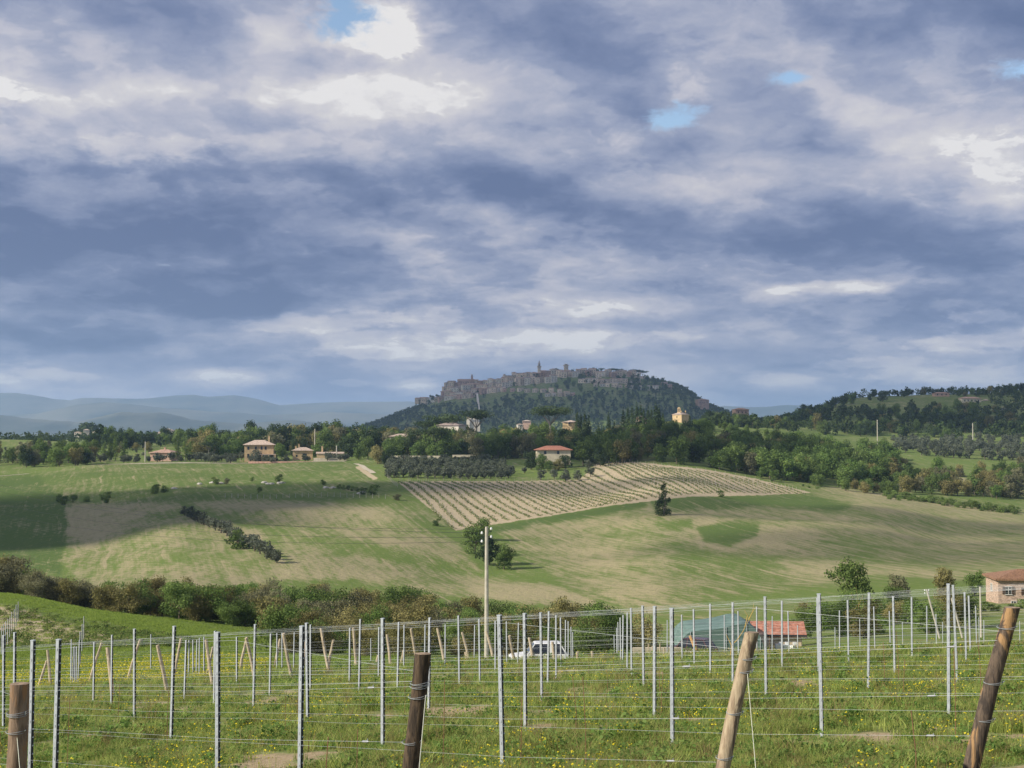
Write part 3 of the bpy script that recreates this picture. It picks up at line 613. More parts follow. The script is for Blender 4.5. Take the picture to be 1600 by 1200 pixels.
# ---- single trees and bushes in the fields
def single(kind, name, x, y, s, label, cat='tree', dmin=240, **k):
    h = hit(x, y, dmin)
    if h is None: h = at(x, 800)
    return plant(kind, name, h[0], h[1], s, label, cat, **k)
single('ivy', 'lone_tree', 1037, 806, .86, 'dark ivy clad lone tree below the striped vineyard', detail=True, nv=1)
for x, y, s, lb in ((742,866,1.0,'leftmost round tree of the dark clump behind the concrete pole'),(765,884,1.05,'middle round tree of the dark clump behind the concrete pole'),(787,890,.85,'right round tree of the dark clump behind the concrete pole'),(752,845,.85,'rear tree of the dark clump behind the concrete pole')):
    single('round' if x != 765 else 'round_dark', 'broadleaf_tree', x, y, s*.72, lb, detail=True)
single('bush', 'field_bush', 681, 822, .95, 'dark bush at the left end of the striped vineyard', 'bush')
single('scrub_grey', 'field_bush', 621, 782, .5, 'dry grey bush by the post line left of the striped vineyard', 'bush')
single('bush', 'field_bush', 582, 773, 1.6, 'round green bush at the right end of the upper green field', 'bush'); single('bush', 'field_bush', 567, 773, 1.1, 'small green bush left of the round one in the upper green field', 'bush')
single('bush', 'field_bush', 436, 754, 1.5, 'dark bush standing among pale stones in the upper green field', 'bush'); single('bush', 'field_bush', 394, 752, .9, 'thin small bush left of the dark bush among the stones', 'bush')
single('bush', 'field_bush', 338, 757, 1.3, 'small tree like bush near the left end of the stone line', 'bush'); single('scrub_grey', 'field_bush', 354, 757, .5, 'bare grey bush beside the small one on the stone line', 'bush')
single('bush', 'field_bush', 505, 758, 1.0, 'small upright bush right of the stones in the upper field', 'bush'); single('bush', 'field_bush', 405, 770, .9, 'low dark bush below the stone line', 'bush')
single('bush', 'field_bush', 1127, 777, 1.1, 'little bush on the green bank below the right part of the striped vineyard', 'bush')
band([('bush', 1)], 'field_bush', 90, 170, 500, 530, 12, .8, 1.3, 'low bush in the shaded upper left field', 'bush', mind=1.5)
band([('bush', 1)], 'field_bush', 235, 265, 520, 535, 4, .9, 1.3, 'low bush left of the stone line', 'bush')
for i in range(6): single('bush', 'field_bush', 530+i*7, 764+i, .8, 'low green bush in the short row right of the pale stones', 'bush', group='short bush row')
# ---- left ridge trees (behind the upper green field)
G1 = [('round', 5), ('round_dark', 1.6), ('round_scrub', 3), ('round_grey', 1.6), ('round_bright', .8)]
band(G1+[('round_grey', 2)], 'ridge_tree', -60, 150, 700, 800, 40, .7, 1.15, 'bushy tree left of the poplars', mind=4)
band([('round_scrub', 3), ('round_grey', 1), ('olive', 3)], 'hillside_tree', -60, 240, 800, 930, 66, .35, .65, 'small tree on the grassy slope at far left')
X, Y, z = at(88, 695); plant('round', 'ridge_tree', X, Y, .95, 'large dark rounded tree over the left end of the pale track', 'tree'); X, Y, z = at(118, 700); plant('round_scrub', 'ridge_tree', X, Y, .95, 'brownish rounded tree right beside the large dark one above the track', 'tree')
for x, s in ((163, .8), (172, .95), (181, .95), (194, 1.05), (277, 1.0), (290, .95)):
    X, Y, z = at(x, 745); plant('poplar', 'poplar', X, Y, s*1.0, f'tall thin poplar, number {(163,172,181,194,277,290).index(x)+1} from the left on the ridge' if False else {163:'leftmost thin poplar on the left ridge',172:'second thin poplar from the left on the left ridge',181:'third thin poplar from the left on the left ridge',194:'tallest dark poplar, left of the small red roofed house',277:'thin poplar right of the small red roofed house',290:'dense poplar beside the thin one, left of the villa'}[x], 'poplar')
band([('olive', 1)], 'olive_tree', 130, 400, 722, 760, 46, .9, 1.35, 'olive tree above the pale track left of the villa', 'olive tree')
band([('olive', 1)], 'olive_tree', 400, 545, 722, 742, 20, .8, 1.2, 'olive tree in front of the villa', 'olive tree')
band(G1, 'ridge_tree', 295, 385, 775, 860, 26, 1.0, 1.45, 'tree immediately left of the villa', mind=3.5)
band([('round_dark', 2.6), ('round', 4), ('round_scrub', 1.5), ('round_grey', .8)], 'ridge_tree', 385, 610, 790, 980, 90, 1.1, 1.6, 'tree in the wood behind the villa', mind=3.5)
band([('round_dark', 3), ('round', 3), ('far', 2)], 'background_tree', 140, 420, 900, 1250, 80, .8, 1.2, 'distant tree behind the ridge left of the villa', mind=3)
for x, d, k, s, lb in ((440,757,'round_bright',.92,'bright green tree at the right side of the villa'),(492,775,'round_bright',.82,'bright green tree behind the low cottage'),(470,792,'round_dark',1.15,'dark conifer like tree between the two bright green trees'),(458,796,'cypress',1.0,'slim dark cypress right of the villa'),(505,800,'cypress',1.1,'slim dark cypress behind the low cottage'),(545,765,'round_dark',1.2,'dark full tree right of the low cottage'),(575,742,'round',1.1,'green tree right of the terrace wall'),(590,705,'round_scrub',1.05,'brown green tree above the pale path'),(603,700,'round_dark',.7,'dark low tree at the right foot of the brown green tree'),(560,730,'round',.7,'small green tree above the pale path'),(382,790,'round_dark',1.05,'dark tree touching the left wall of the villa'),(352,775,'round_bright',.8,'yellow green tree left of the dark tree by the villa'),(326,770,'pine',.72,'flat topped tree on a bare pale stem left of the villa'),(400,737,'olive',1.9,'big grey bush in front of the villa wall'),(412,850,'pine',1.0,'umbrella pine behind the villa roof')):
    X, Y, z = at(x, d); plant(k, {'cypress': 'cypress', 'pine': 'umbrella_pine', 'olive': 'olive_tree'}.get(k, 'ridge_tree'), X, Y, s, lb, 'tree')
# ---- olive grove left of centre, rows
k = 0
for r in range(9):
    d = 592+r*13
    for x in np.arange(606+r*1, 800-r*2, 12.5):
        X, Y, z = at(x+random.uniform(-3, 3), d+random.uniform(-3, 3))
        if random.random() < .93: plant('olive', 'olive_tree', X, Y, random.uniform(.95, 1.35), f'olive tree, {["front","second","third","fourth","fifth","sixth","seventh","eighth","rear"][r]} row of the grove above the vineyard, {"left" if x < 670 else "middle" if x < 735 else "right"} part', 'olive tree', 'olive grove above the vineyard')
for x, y, s in ((845,750,1.1),(866,748,1.15),(884,752,1.4),(902,750,1.2),(923,745,1.15),(921,733,1.1),(800,741,.8),(820,740,.8)):
    single('olive', 'lone_olive_tree', x, y, s, {845:'leftmost dark olive of the small cluster above the vineyard',866:'second dark olive of the small cluster above the vineyard',884:'largest dark olive in the middle of the cluster above the vineyard',902:'fourth dark olive of the cluster above the vineyard',923:'rightmost dark olive of the cluster above the vineyard',921:'dark olive standing just above the rightmost one of the cluster',800:'small shrub like olive left of the cluster',820:'small shrub like olive nearest the cluster on its left'}[x], 'olive tree', dmin=400)
# ---- centre ridge wood
band([('round', 4), ('round_dark', 2), ('round_scrub', 2.5), ('round_grey', 1.6), ('round_bright', .8)], 'wood_tree', 598, 862, 728, 900, 135, .95, 1.45, 'tree on the ridge between villa and bungalow', mind=3)
band([('round', 5), ('round_dark', 3), ('round_scrub', 1)], 'wood_tree', 865, 962, 660, 780, 46, .75, 1.25, 'tree beside the red roofed bungalow', mind=3, edge=lambda x, d: not (x < 900 and d < 700))
band([('round', 6), ('round_dark', 1.6), ('round_scrub', 1.6), ('round_grey', .5)], 'wood_tree', 950, 1215, 648, 800, 140, .85, 1.3, 'tree in the wood below the cypresses', mind=2.6, edge=lambda x, d: d > 640+max(0, x-1050)*.06)
band([('round', 4), ('round_bright', 5), ('round_scrub', 1.2)], 'lobe_tree', 1150, 1395, 640, 850, 165, .9, 1.35, 'tree in the sunlit wood right of the vineyard', mind=2.6, edge=lambda x, d: d > 640+max(0, x-1340)*1.3 and not (x < 1240 and d > 790))
band([('round', 4), ('bush', 4), ('round_scrub', 1)], 'edge_bush', 1180, 1400, 615, 645, 34, .45, .6, 'low bush at the foot of the sunlit wood', 'bush')
for x, d, s, lb in ((700,850,1.75,'left umbrella pine above the stone villa'),(745,880,1.85,'dense umbrella pine in front of the long stairway on the hill'),(861,850,1.85,'wide umbrella pine right of centre on the ridge'),(672,860,1.5,'small umbrella pine left of the stone villa')):
    X, Y, z = at(x, d); plant('pine', 'umbrella_pine', X, Y, s, lb, 'tree')
X, Y, z = at(683, 735); plant('pine', 'umbrella_pine', X, Y, 1.35, 'tall pale stemmed pine standing in front of the stone villa', 'tree')
cy = [(902,800,1.2),(908,802,1.1),(914,798,1.15),(920,801,1.05),(935,815,.7),(943,815,.6),(951,812,1.0),(960,818,.7),(974,822,1.0),(981,818,1.1),(988,806,1.15),(995,800,1.25),(1001,805,1.2),(1006,800,1.05),(1013,792,1.15),(1018,786,1.1),(1025,782,1.3),(1030,785,1.15),(1036,800,.9)]
for ci_, (x, d, s) in enumerate(cy):
    X, Y, z = at(x, d); plant('cypress', 'cypress', X, Y, s*1.45, f'dark column shaped cypress left of the sunlit church, {ORD[ci_]} from the left', 'cypress', 'cypresses left of the church')
X, Y, z = at(1058, 805); plant('round_dark', 'wood_tree', X, Y, 1.5, 'big dark round tree just below the sunlit church', 'tree'); X, Y, z = at(1078, 800); plant('cypress', 'cypress', X, Y, 1.2, 'single broad cypress at the right edge of the big dark tree below the church', 'cypress')
X, Y, z = at(1035, 912); plant('round_bright', 'wood_tree', X, Y, 1.5, 'pale green round tree directly left of the sunlit church', 'tree'); X, Y, z = at(952, 880); plant('round_grey', 'wood_tree', X, Y, 1.6, 'pale dome shaped tree behind the left cypresses', 'tree')
X, Y, z = at(1095, 900); plant('round', 'wood_tree', X, Y, .75, 'green tree at the right wall of the sunlit church', 'tree'); X, Y, z = at(910, 850); plant('bush_bright', 'edge_bush', X, Y, 2.6, 'bright bush beside the left lit house among cypresses', 'bush')
band([('round_bright', 1), ('round', 2)], 'edge_bush', 1080, 1260, 850, 900, 30, .35, .6, 'bush on the meadow edge right of the church', 'bush')
# ---- right valley
band([('round', 3), ('round_scrub', 3), ('round_grey', 2), ('round_bright', .8)], 'valley_tree', 1395, 1700, 655, 800, 105, .6, 1.05, 'tree above the small green field at right', mind=3.4, edge=lambda x, d: d > 665-(x-1400)*.1)
X, Y, z = at(1463, 800); plant('round_bright', 'valley_tree', X, Y, 1.0, 'bright emerald round tree in the right valley', 'tree'); X, Y, z = at(1412, 655); plant('round_scrub', 'valley_tree', X, Y, .85, 'yellowish leaning tree at the left tip of the small green field', 'tree'); X, Y, z = at(1590, 735); plant('round_grey', 'valley_tree', X, Y, .95, 'pale grey leafless tree at the right picture edge', 'tree')
for i in range(42):
    f = i/41; x = 1385+(1590-1385)*f; h = hit(x, 777+26*f+random.uniform(-2, 3), 400)
    if h: plant(random.choice(['bush', 'bush', 'bush_bright']), 'hedge_bush', h[0], h[1], random.uniform(.9, 1.5), f'leafy bush in the long hedge at right, {ORD[i]} from the left', 'bush', 'long hedge at right', nv=5)
for r in range(8):
    d = 880+r*26
    for x in np.arange(1385+r*2, 1700, 13):
        X, Y, z = at(x+random.uniform(-4, 4), d+random.uniform(-6, 6))
        if random.random() < .85 and not (1385 < x < 1400 and r < 5): plant('olive', 'grove_olive_tree', X, Y, random.uniform(1.3, 1.9), f'dark olive tree, {["front","second","third","fourth","fifth","sixth","seventh","rear"][r]} row of the right grove, {"left" if x < 1470 else "middle" if x < 1550 else "right"} part', 'olive tree', 'olive grove below the right ridge')
RW = [('far', 6), ('round', 1.5), ('round_dark', 2), ('round_scrub', 1)]
band(RW, 'ridge_wood_tree', 1100, 1300, 1000, 1480, 120, .8, 1.25, 'tree on the left shoulder of the right ridge', mind=2)
band(RW, 'ridge_wood_tree', 1300, 1700, 1090, 1330, 150, .8, 1.3, 'tree on the flank of the right ridge', mind=2)
band(RW, 'skyline_tree', 1290, 1700, 1480, 1620, 85, .55, .9, 'tree on the skyline of the right ridge', mind=1.5, edge=lambda x, d: x > 1500 or random.random() < .5)
for x, s in ((1228, 1.1), (1215, .9), (1240, .9), (1262, 1.5), (1306, 1.1), (1318, 1.1), (1332, 1.1), (1380, 1.3)):
    X, Y, z = at(x, 1450); plant('round_dark' if x != 1332 else 'round', 'skyline_tree', X, Y, s, {1228:'middle tree of the three left of the ridge crest',1215:'leftmost of the three trees left of the ridge crest',1240:'rightmost of the three trees left of the ridge crest',1262:'tall skyline tree left of the ridge crest',1306:'left of three round trees on the ridge crest',1318:'middle of three round trees on the ridge crest',1332:'right of three round trees on the ridge crest',1380:'lone domed tree on top of the right ridge'}[x], 'tree')
band([('cypress', 1)], 'cypress', 1010, 1130, 2700, 2900, 8, 1.0, 1.5, 'tiny cypress right of the town', 'cypress')
# ---- the woods of the town hill and the plain read as one mass
def forest(name, pts, leaves, size, material, h=10, w=10):
    C = []; Nn = []; S = []; Tn = []
    for (X, Y, z, s) in pts:
        lob = round_lobes(h*s, w*s, 4, .05, .6); c, n_, t_ = crown_pts(leaves, lob, .6); c += np.array([X, Y, z-.5]); C.append(c); Nn.append(n_); S.append(size*s*RNG.uniform(.5, 1.4, leaves)); Tn.append(np.clip(t_*.5+random.uniform(-.1, .6), 0, 1))
    V, Q = leaf_quads(np.concatenate(C), np.concatenate(Nn), np.concatenate(S)); o = ob(name, qmesh(name, V, Q, material, tint=np.concatenate(Tn))); return o
TOWNZ = [(640,634),(690,595),(800,570),(1015,570),(1015,600),(985,612),(925,614),(900,624),(860,623),(800,622),(745,632),(650,636)]
pts = []
while len(pts) < 3600:
    x = random.uniform(520, 1240); d = random.uniform(2330, 3330); X, Y, z = at(x, d)
    yy_ = float(uv2px(X/Y, (z-CZ)/Y)[1])
    if d > 2700 and random.random() < .88 and inpoly(np.array([x]), np.array([yy_]), TOWNZ, .5)[0] > .5: continue
    pts.append((X, Y, z, random.uniform(.7, 1.35)))
tag(forest('hill_woodland', pts, 36, 3.0, L_FAR), 'dark blue green woodland covering the slopes of the town hill', 'woodland', kind='stuff')
pts = []
while len(pts) < 1500:
    x = random.uniform(-200, 1250); d = random.uniform(1150, 2250); X, Y, z = at(x, d); pts.append((X, Y, z, random.uniform(.7, 1.1)))
for _ in range(60):
    x = random.gauss(140, 22); X, Y, z = at(x, 1750+random.uniform(-80, 80)); pts.append((X, Y, z, random.uniform(.9, 1.4)*(1.6 if abs(x-140) < 12 else 1)))
tag(forest('plain_woodland', pts, 44, 2.5, L_FAR), 'belt of distant woodland between the ridge and the town hill', 'woodland', kind='stuff')

pts = []
while len(pts) < 1100:
    x = random.uniform(1140, 2000); d = random.uniform(1340, 1650) if random.random() < .6 else random.uniform(1080, 1480); X, Y, z = at(x, d)
    if mnoise.noise((X*.006, Y*.004, 3)) < -.12: continue
    pts.append((X, Y, z, random.uniform(.6, 1.05)))
tag(forest('ridge_woodland', pts, 60, 1.9, L_FAR), 'dark mixed woodland covering the right ridge', 'woodland', kind='stuff')

for x, d, s, k, lb in ((846,632,.75,'round','green tree in front of the left end of the red roofed bungalow'),(856,628,.5,'round','low green tree before the middle of the red roofed bungalow'),(872,630,.62,'round_scrub','yellowish tree before the right part of the red roofed bungalow'),(884,640,.7,'round_dark','dark tree at the right end of the red roofed bungalow'),(893,780,1.25,'round','green tree below the left lit house'),(880,790,1.2,'round_dark','dark tree left below the left lit house'),(905,770,1.2,'round_dark','dark tree right below the left lit house'),(830,650,.9,'round_dark','blackish tree left of the red roofed bungalow'),(938,650,.8,'round_dark','dark tree between bungalow and wood')):
    X, Y, z = at(x, d); plant(k, 'house_tree', X, Y, s, lb, 'tree')
# ------------------------------------------------------------------ buildings
W_OCHRE = mat('ochre_stucco', (.58,.42,.24), .9, var=.12, scale=.6, obj_rand=.1)
W_CREAM = mat('cream_stucco', (.62,.54,.40), .9, var=.1, scale=.6, obj_rand=.1)
W_PINK = mat('pink_stucco', (.50,.33,.25), .9, var=.12, scale=.6, obj_rand=.1)
W_STONE = mat('town_stone', (.62,.50,.39), .95, var=.22, scale=.22, obj_rand=.25)
W_STONE2 = mat('pale_town_stone', (.66,.59,.50), .95, var=.18, scale=.22, obj_rand=.2)
W_BRICK2 = mat('town_brick', (.45,.29,.23), .95, var=.2, scale=.22, obj_rand=.2)
R_TERRA = mat('terracotta_tiles', (.42,.27,.20), .9, var=.25, scale=1.2, obj_rand=.15)
R_PALE = mat('weathered_roof_tiles', (.50,.39,.31), .9, var=.2, scale=1.2, obj_rand=.1)
R_RED = mat('red_roof_tiles', (.40,.175,.115), .9, var=.3, scale=3, stretch=(1,1,.5))
R_GREY = mat('grey_roof_tiles', (.33,.26,.23), .9, var=.25, scale=.6, obj_rand=.2)
def roof_mb(mb, w, d, h, ov, pitch, typ, z):
    a, b = w/2+ov, d/2+ov; rh = min(a, b)*pitch; t_ = .22
    if typ == 'hip':
        r = max(a-b, 0); r2 = max(b-a, 0); V = [(-a,-b,z),(a,-b,z),(a,b,z),(-a,b,z),(-r,-r2,z+rh),(r,r2,z+rh)]
        F = [(0,1,5,4),(1,2,5),(2,3,4,5),(3,0,4)] if a >= b else [(0,1,4),(1,2,5,4),(2,3,5),(3,0,4,5)]
        mb.add(V, F); mb.box((0,0,z-t_/2-.01),(2*a,2*b,t_)); return rh
    if typ == 'gable':
        V = [(-a,-b,z),(a,-b,z),(a,b,z),(-a,b,z),(-a,0,z+rh),(a,0,z+rh),(-a,-b,z-t_),(a,-b,z-t_),(a,b,z-t_),(-a,b,z-t_),(-a,0,z+rh-t_),(a,0,z+rh-t_)]
        mb.add(V, [(0,1,5,4),(2,3,4,5),(7,6,10,11),(9,8,11,10),(0,6,7,1),(3,2,8,9),(0,4,10,6),(4,3,9,10),(1,7,11,5),(5,11,8,2)]); return rh
    if typ == 'flat': mb.box((0,0,z+.15),(2*a,2*b,.3)); return 0
WINM = {}
def window(parent, X, y, z, ww, wh, face='f', shut=False, frame=None, arch=False, name='window'):
    """a recess-dark pane with frame and sill standing proud of the wall"""
    key = (round(ww, 2), round(wh, 2), shut, frame is not None)
    if key not in WINM:
        mb = MB(); mb.box((0, -.02, wh/2), (ww, .06, wh)); me1 = mesh('window', mb.V, mb.F, M_GLASS)
        mb2 = MB(); 
        if frame is not None:
            fw = .09; mb2.box((0,-.05,wh+fw/2),(ww+2*fw,.12,fw)); mb2.box((0,-.07,-fw/2),(ww+3*fw,.18,fw)); mb2.box((-ww/2-fw/2,-.05,wh/2),(fw,.12,wh)); mb2.box((ww/2+fw/2,-.05,wh/2),(fw,.12,wh)); mb2.box((0,-.055,wh/2),(.07,.05,wh)); mb2.box((0,-.056,wh*.62),(ww,.05,.06))
        me2 = mesh('frame', mb2.V, mb2.F, frame) if frame is not None else None
        mb3 = MB()
        if shut:
            for s_ in (-1, 1): mb3.box((s_*(ww*.5+ww*.27), -.09, wh/2), (ww*.5, .05, wh))
        me3 = mesh('shutter', mb3.V, mb3.F, M_SHUT) if shut else None
        WINM[key] = (me1, me2, me3)
    me1, me2, me3 = WINM[key]; o = ob(name, me1, parent); r = {'f': 0, 'r': math.pi/2, 'l': -math.pi/2}[face]; o.location = (X, y, z); o.rotation_euler = (0, 0, r)
    if me2: ob('frame', me2, o)
    if me3: ob('shutter', me3, o)
    return o
def house(name, X, Y, w_, d_, h_, rz, wallm, roofm, label, cat='house', typ='hip', pitch=.42, ov=.4, wins=(), chim=(), group=None, Z=None, frame=None, deep=3):
    z = (z1(X, Y) if Z is None else Z); r = empty(name, (X, Y, z), rz); tag(r, label, cat, group)
    mb = MB(); mb.box((0, 0, (h_-deep)/2), (w_, d_, h_+deep))
    if typ == 'gable':
        rh = (d_/2+ov)*pitch*(d_/2)/(d_/2+ov); mb.add([(-w_/2,-d_/2,h_),(-w_/2,d_/2,h_),(-w_/2,0,h_+rh-.12),(w_/2,-d_/2,h_),(w_/2,d_/2,h_),(w_/2,0,h_+rh-.12)], [(0,2,1),(3,4,5)])
    mb.build('wall', wallm, r)
    rb = MB(); roof_mb(rb, w_, d_, h_, ov, pitch, typ, h_+(.22 if typ != 'flat' else 0)); ro = rb.build('roof', roofm, r)
    for (cx, cy_, ch) in chim: c = MB(); c.box((cx, cy_, h_+ch/2), (.9, .9, ch+.6)); c.box((cx, cy_, h_+ch+.38), (1.15, 1.15, .16)); c.build('chimney', wallm, ro)
    for wv_ in wins:
        face, a, zb, ww, wh = wv_[:5]
        if face == 'f': window(r, a, -d_/2, zb, ww, wh, 'f', shut=len(wv_) > 5, frame=frame)
        elif face == 'r': window(r, w_/2, a, zb, ww, wh, 'r', frame=frame)
        elif face == 'l': window(r, -w_/2, a, zb, ww, wh, 'l', frame=frame)
    return r
def pxs(d): return d/FPX
# villa left of centre
X, Y, z = at(409, 745); vz = z-.5; p = 745/FPX
v = house('villa', X-1.2, Y, 15, 10, 9.0, .12, W_OCHRE, R_PALE, 'large ochre villa with pale hipped roof and a shaded loggia on the left ridge', 'villa', Z=vz, ov=.9, pitch=.42,
          wins=[('f',-1.6,6.6,1.0,1.7),('f',1.4,6.6,1.0,1.7),('f',3.5,6.6,1.0,1.7),('f',-5.5,6.6,1.0,1.7),('f',-5.5,2.5,1.1,1.9)], chim=((5.0, -1.0, 4.4),))
mb = MB(); mb.box((3.2,-7.2,4.1),(11.5,4.6,.3)); mb.build('porch_roof', R_PALE, v)
for i, xx in enumerate((-2.2, 1.8, 5.2, 8.6)): MB().box((xx,-9.1,1.0),(.7,.7,6.0)).build('porch_pillar', W_OCHRE, v)
MB().box((3.2,-5.15,2.0),(8.4,.25,3.2)).build('loggia_shade', M_GLASS, v)  # dark panel stands in for the shade inside the loggia
X, Y, z = at(473, 752); house('cottage', X, Y, 10.5, 7, 4.6, .15, W_OCHRE, R_PALE, 'low ochre cottage with pyramid roof between two bright green trees', 'cottage', Z=z+.2, ov=.7, pitch=.4, wins=[('f',1.0,.8,2.2,2.4),('f',-3.2,1.4,.9,1.1)], chim=((-3.6,-.5,2.1),(-2,1,3.2)))
X, Y, z = at(516, 748); r = house('outbuilding', X, Y, 14, 5.5, 2.9, .1, W_OCHRE, R_PALE, 'long low outbuilding with pale roof and round chimney right of the cottage', 'outbuilding', typ='gable', pitch=.25, Z=z, chim=((-4.2,0,3.6),), wins=[('f',-1,.6,1.2,1.4),('f',3,.6,1.2,1.4)])
X, Y, z = at(526, 740); mb = MB(); mb.tube([(0,0,-1),(0,0,7.2)], [.35,.3], 8); o = mb.build('chimney_mast', M_CONC, None, loc=(X,Y,z)); tag(o, 'pale upright mast in front of the long low outbuilding', 'mast')
X, Y, z = at(516, 728); o = MB().box((0,0,.4),(17,.5,1.8)).build('terrace_wall', W_CREAM, loc=(X,Y,z), rz=.12); tag(o, 'pale curved terrace wall below the long low outbuilding', 'wall')
X, Y, z = at(440, 722); 
o = MB().box((0,0,.2),(34,.5,1.3)).build('garden_wall', mat('pink_bricks', (.50,.31,.23), .9, var=.2, scale=1), loc=(X,Y,z), rz=.02); tag(o, 'low pinkish garden wall along the field top below the villa', 'wall')
X, Y, z = at(258, 765); house('cottage', X, Y, 13, 9, 3.9, -.25, W_PINK, R_TERRA, 'small pink house with a hipped tile roof left of the poplars', 'house', Z=z+.4, ov=.8, pitch=.34, wins=[('f',a,1.6,.9,1.1) for a in (-4.5,-2,.6,3.2)], chim=((0,0,2.6),))
for i, (x, y, w_, h_, lb) in enumerate(((251,678,14,1.5,'leftmost white house of the far hamlet left of the poplars'),(262,676,15,4,'tallest white house of the far hamlet'),(272,676,20,2,'long white house at the right of the far hamlet'),(244,680,9,1,'smallest pale house at the left foot of the far hamlet'))):
    u, vv = px2uv(x, y); d = 2050; house('village_house', u*d, d, w_, 10, h_+4, .2*i, W_CREAM if i else W_STONE2, R_PALE, lb, 'house', Z=CZ+vv*d-4, pitch=.3, wins=[('f',-3,5,1.4,1.8),('f',2,5,1.4,1.8)])
for i, (x, y) in enumerate(((122,676),(135,672),(150,675),(168,676))):
    u, vv = px2uv(x, y); d = 1650; house('hilltop_house', u*d, d, 7, 6, 3, .3*i, W_STONE2, R_PALE, ['leftmost','second','third','rightmost'][i]+' tiny house on the small wooded knoll at the left', 'house', Z=CZ+vv*d-3, pitch=.3)
# houses along the centre ridge
X, Y, z = at(705, 845); house('stone_villa', X, Y, 14, 11, 9.2, -.35, W_STONE2, R_GREY, 'square stone villa with grey roof under the two umbrella pines', 'villa', Z=CZ+px2uv(705,690)[1]*845+.4, ov=.7, pitch=.3, deep=8, wins=[('f',3.5,4.5,1.4,2.2),('f',-2,4.5,1.4,2.2),('l',0,5,1.2,2)], chim=((1,0,2.6),))
X, Y, z = at(640, 800); house('pale_house', X, Y, 22, 9, 6, .05, W_STONE2, R_PALE, 'wide low house half hidden by trees left of the stone villa', 'house', Z=CZ+px2uv(640,703)[1]*800+1.5, pitch=.28, ov=.8, wins=[('f',-7,2.5,1.2,2),('f',-4,2.5,1.2,2),('f',-1,2.5,1.2,2),('f',3,2.5,1.2,2),('f',7,2.5,1.2,2)], deep=6)
X, Y, z = at(660, 795); o = MB().box((0,0,.5),(3.4,2,1.4)).build('white_van', mat('white_paint', (.75,.75,.75), .4), loc=(X, Y, CZ+px2uv(660,697)[1]*795)); 
o.name = 'white_awning'; tag(o, 'small white awning at the right of the wide low house', 'awning')
X, Y, z = at(864, 655); house('bungalow', X, Y-2, 15.5, 9, 2.6, .05, W_CREAM, R_RED, 'bungalow with a brick red hipped roof among trees above the vineyard', 'house', Z=CZ+px2uv(864,712)[1]*655, ov=.9, pitch=.34, deep=4, wins=[('f',-4,.8,1.1,1.5),('f',2,.8,1.1,1.5)])
X, Y, z = at(686, 735); o = MB().box((0,0,.3),(24,.5,1.8)).build('ochre_wall', W_CREAM, loc=(at(652,722)[0], 722, CZ+px2uv(652,716)[1]*722+.1), rz=-.02); tag(o, 'long pale boundary wall behind the olive grove', 'wall')
o = MB().box((0,0,.2),(12,.5,1.2)).build('ochre_wall', W_CREAM, loc=(at(725,728)[0], 728, CZ+px2uv(725,713)[1]*728), rz=.03); tag(o, 'further pale boundary wall behind the right part of the olive grove', 'wall')
u, vv = px2uv(892, 672); d = 865; house('lit_house', u*d, d, 7.5, 7, 4.6, -.6, W_OCHRE, R_PALE, 'sunlit yellow house just left of the cypresses', 'house', Z=CZ+vv*d, deep=8, pitch=.3, ov=.6, wins=[('l',0,3.5,1,1.4),('f',1,3.5,1,1.4)])
u, vv = px2uv(1001, 681); d = 830; house('lit_house', u*d, d, 4, 6, 8, -.3, W_OCHRE, R_PALE, 'narrow yellow house glimpsed between the cypresses', 'house', Z=CZ+vv*d, deep=8, pitch=.3)
u, vv = px2uv(1003, 661); d = 1000; house('stone_tower_house', u*d, d, 6, 5, 5, .3, W_BRICK2, R_GREY, 'dull brick house top rising behind the cypresses', 'house', Z=CZ+vv*d-1, deep=8, pitch=.35)
# church, sunlit
u, vv = px2uv(1064, 657); d = 885; ch = house('church', u*d, d, 8.4, 12, 5.6, math.radians(-38), W_OCHRE, R_PALE, 'sunlit ochre church with a bell arch on its roof, on the centre ridge', 'church', typ='hip', pitch=.4, ov=.5, Z=CZ+vv*d-.8, deep=8, wins=[('l',-2.5,3.6,.8,1.4),('l',1.5,3.6,.8,1.4),('f',0,3.2,.8,1.2)])
mb = MB(); mb.box((-.9,-2.5,9.20),(.55,.9,3.2)); mb.box((.9,-2.5,9.20),(.55,.9,3.2)); mb.box((0,-2.5,10.90),(2.6,1.0,.45)); mb.box((0,-2.5,11.35),(1.4,.9,.5)); mb.box((0,-2.5,7.50),(3.0,1.2,.6)); mb.build('bell_arch', W_OCHRE, ch)
ch.scale = (.8, .8, .78)
MB().tube([(0,-2.5,9.8),(0,-2.5,10.5)], [.45,.2], 8).build('bell', M_STEELD, ch)
for s_ in (1.2, 3.4): MB().box((2.2*(1 if s_ > 2 else -.2),s_,8.0),(.7,.7,2)).build('chimney', W_OCHRE, ch)
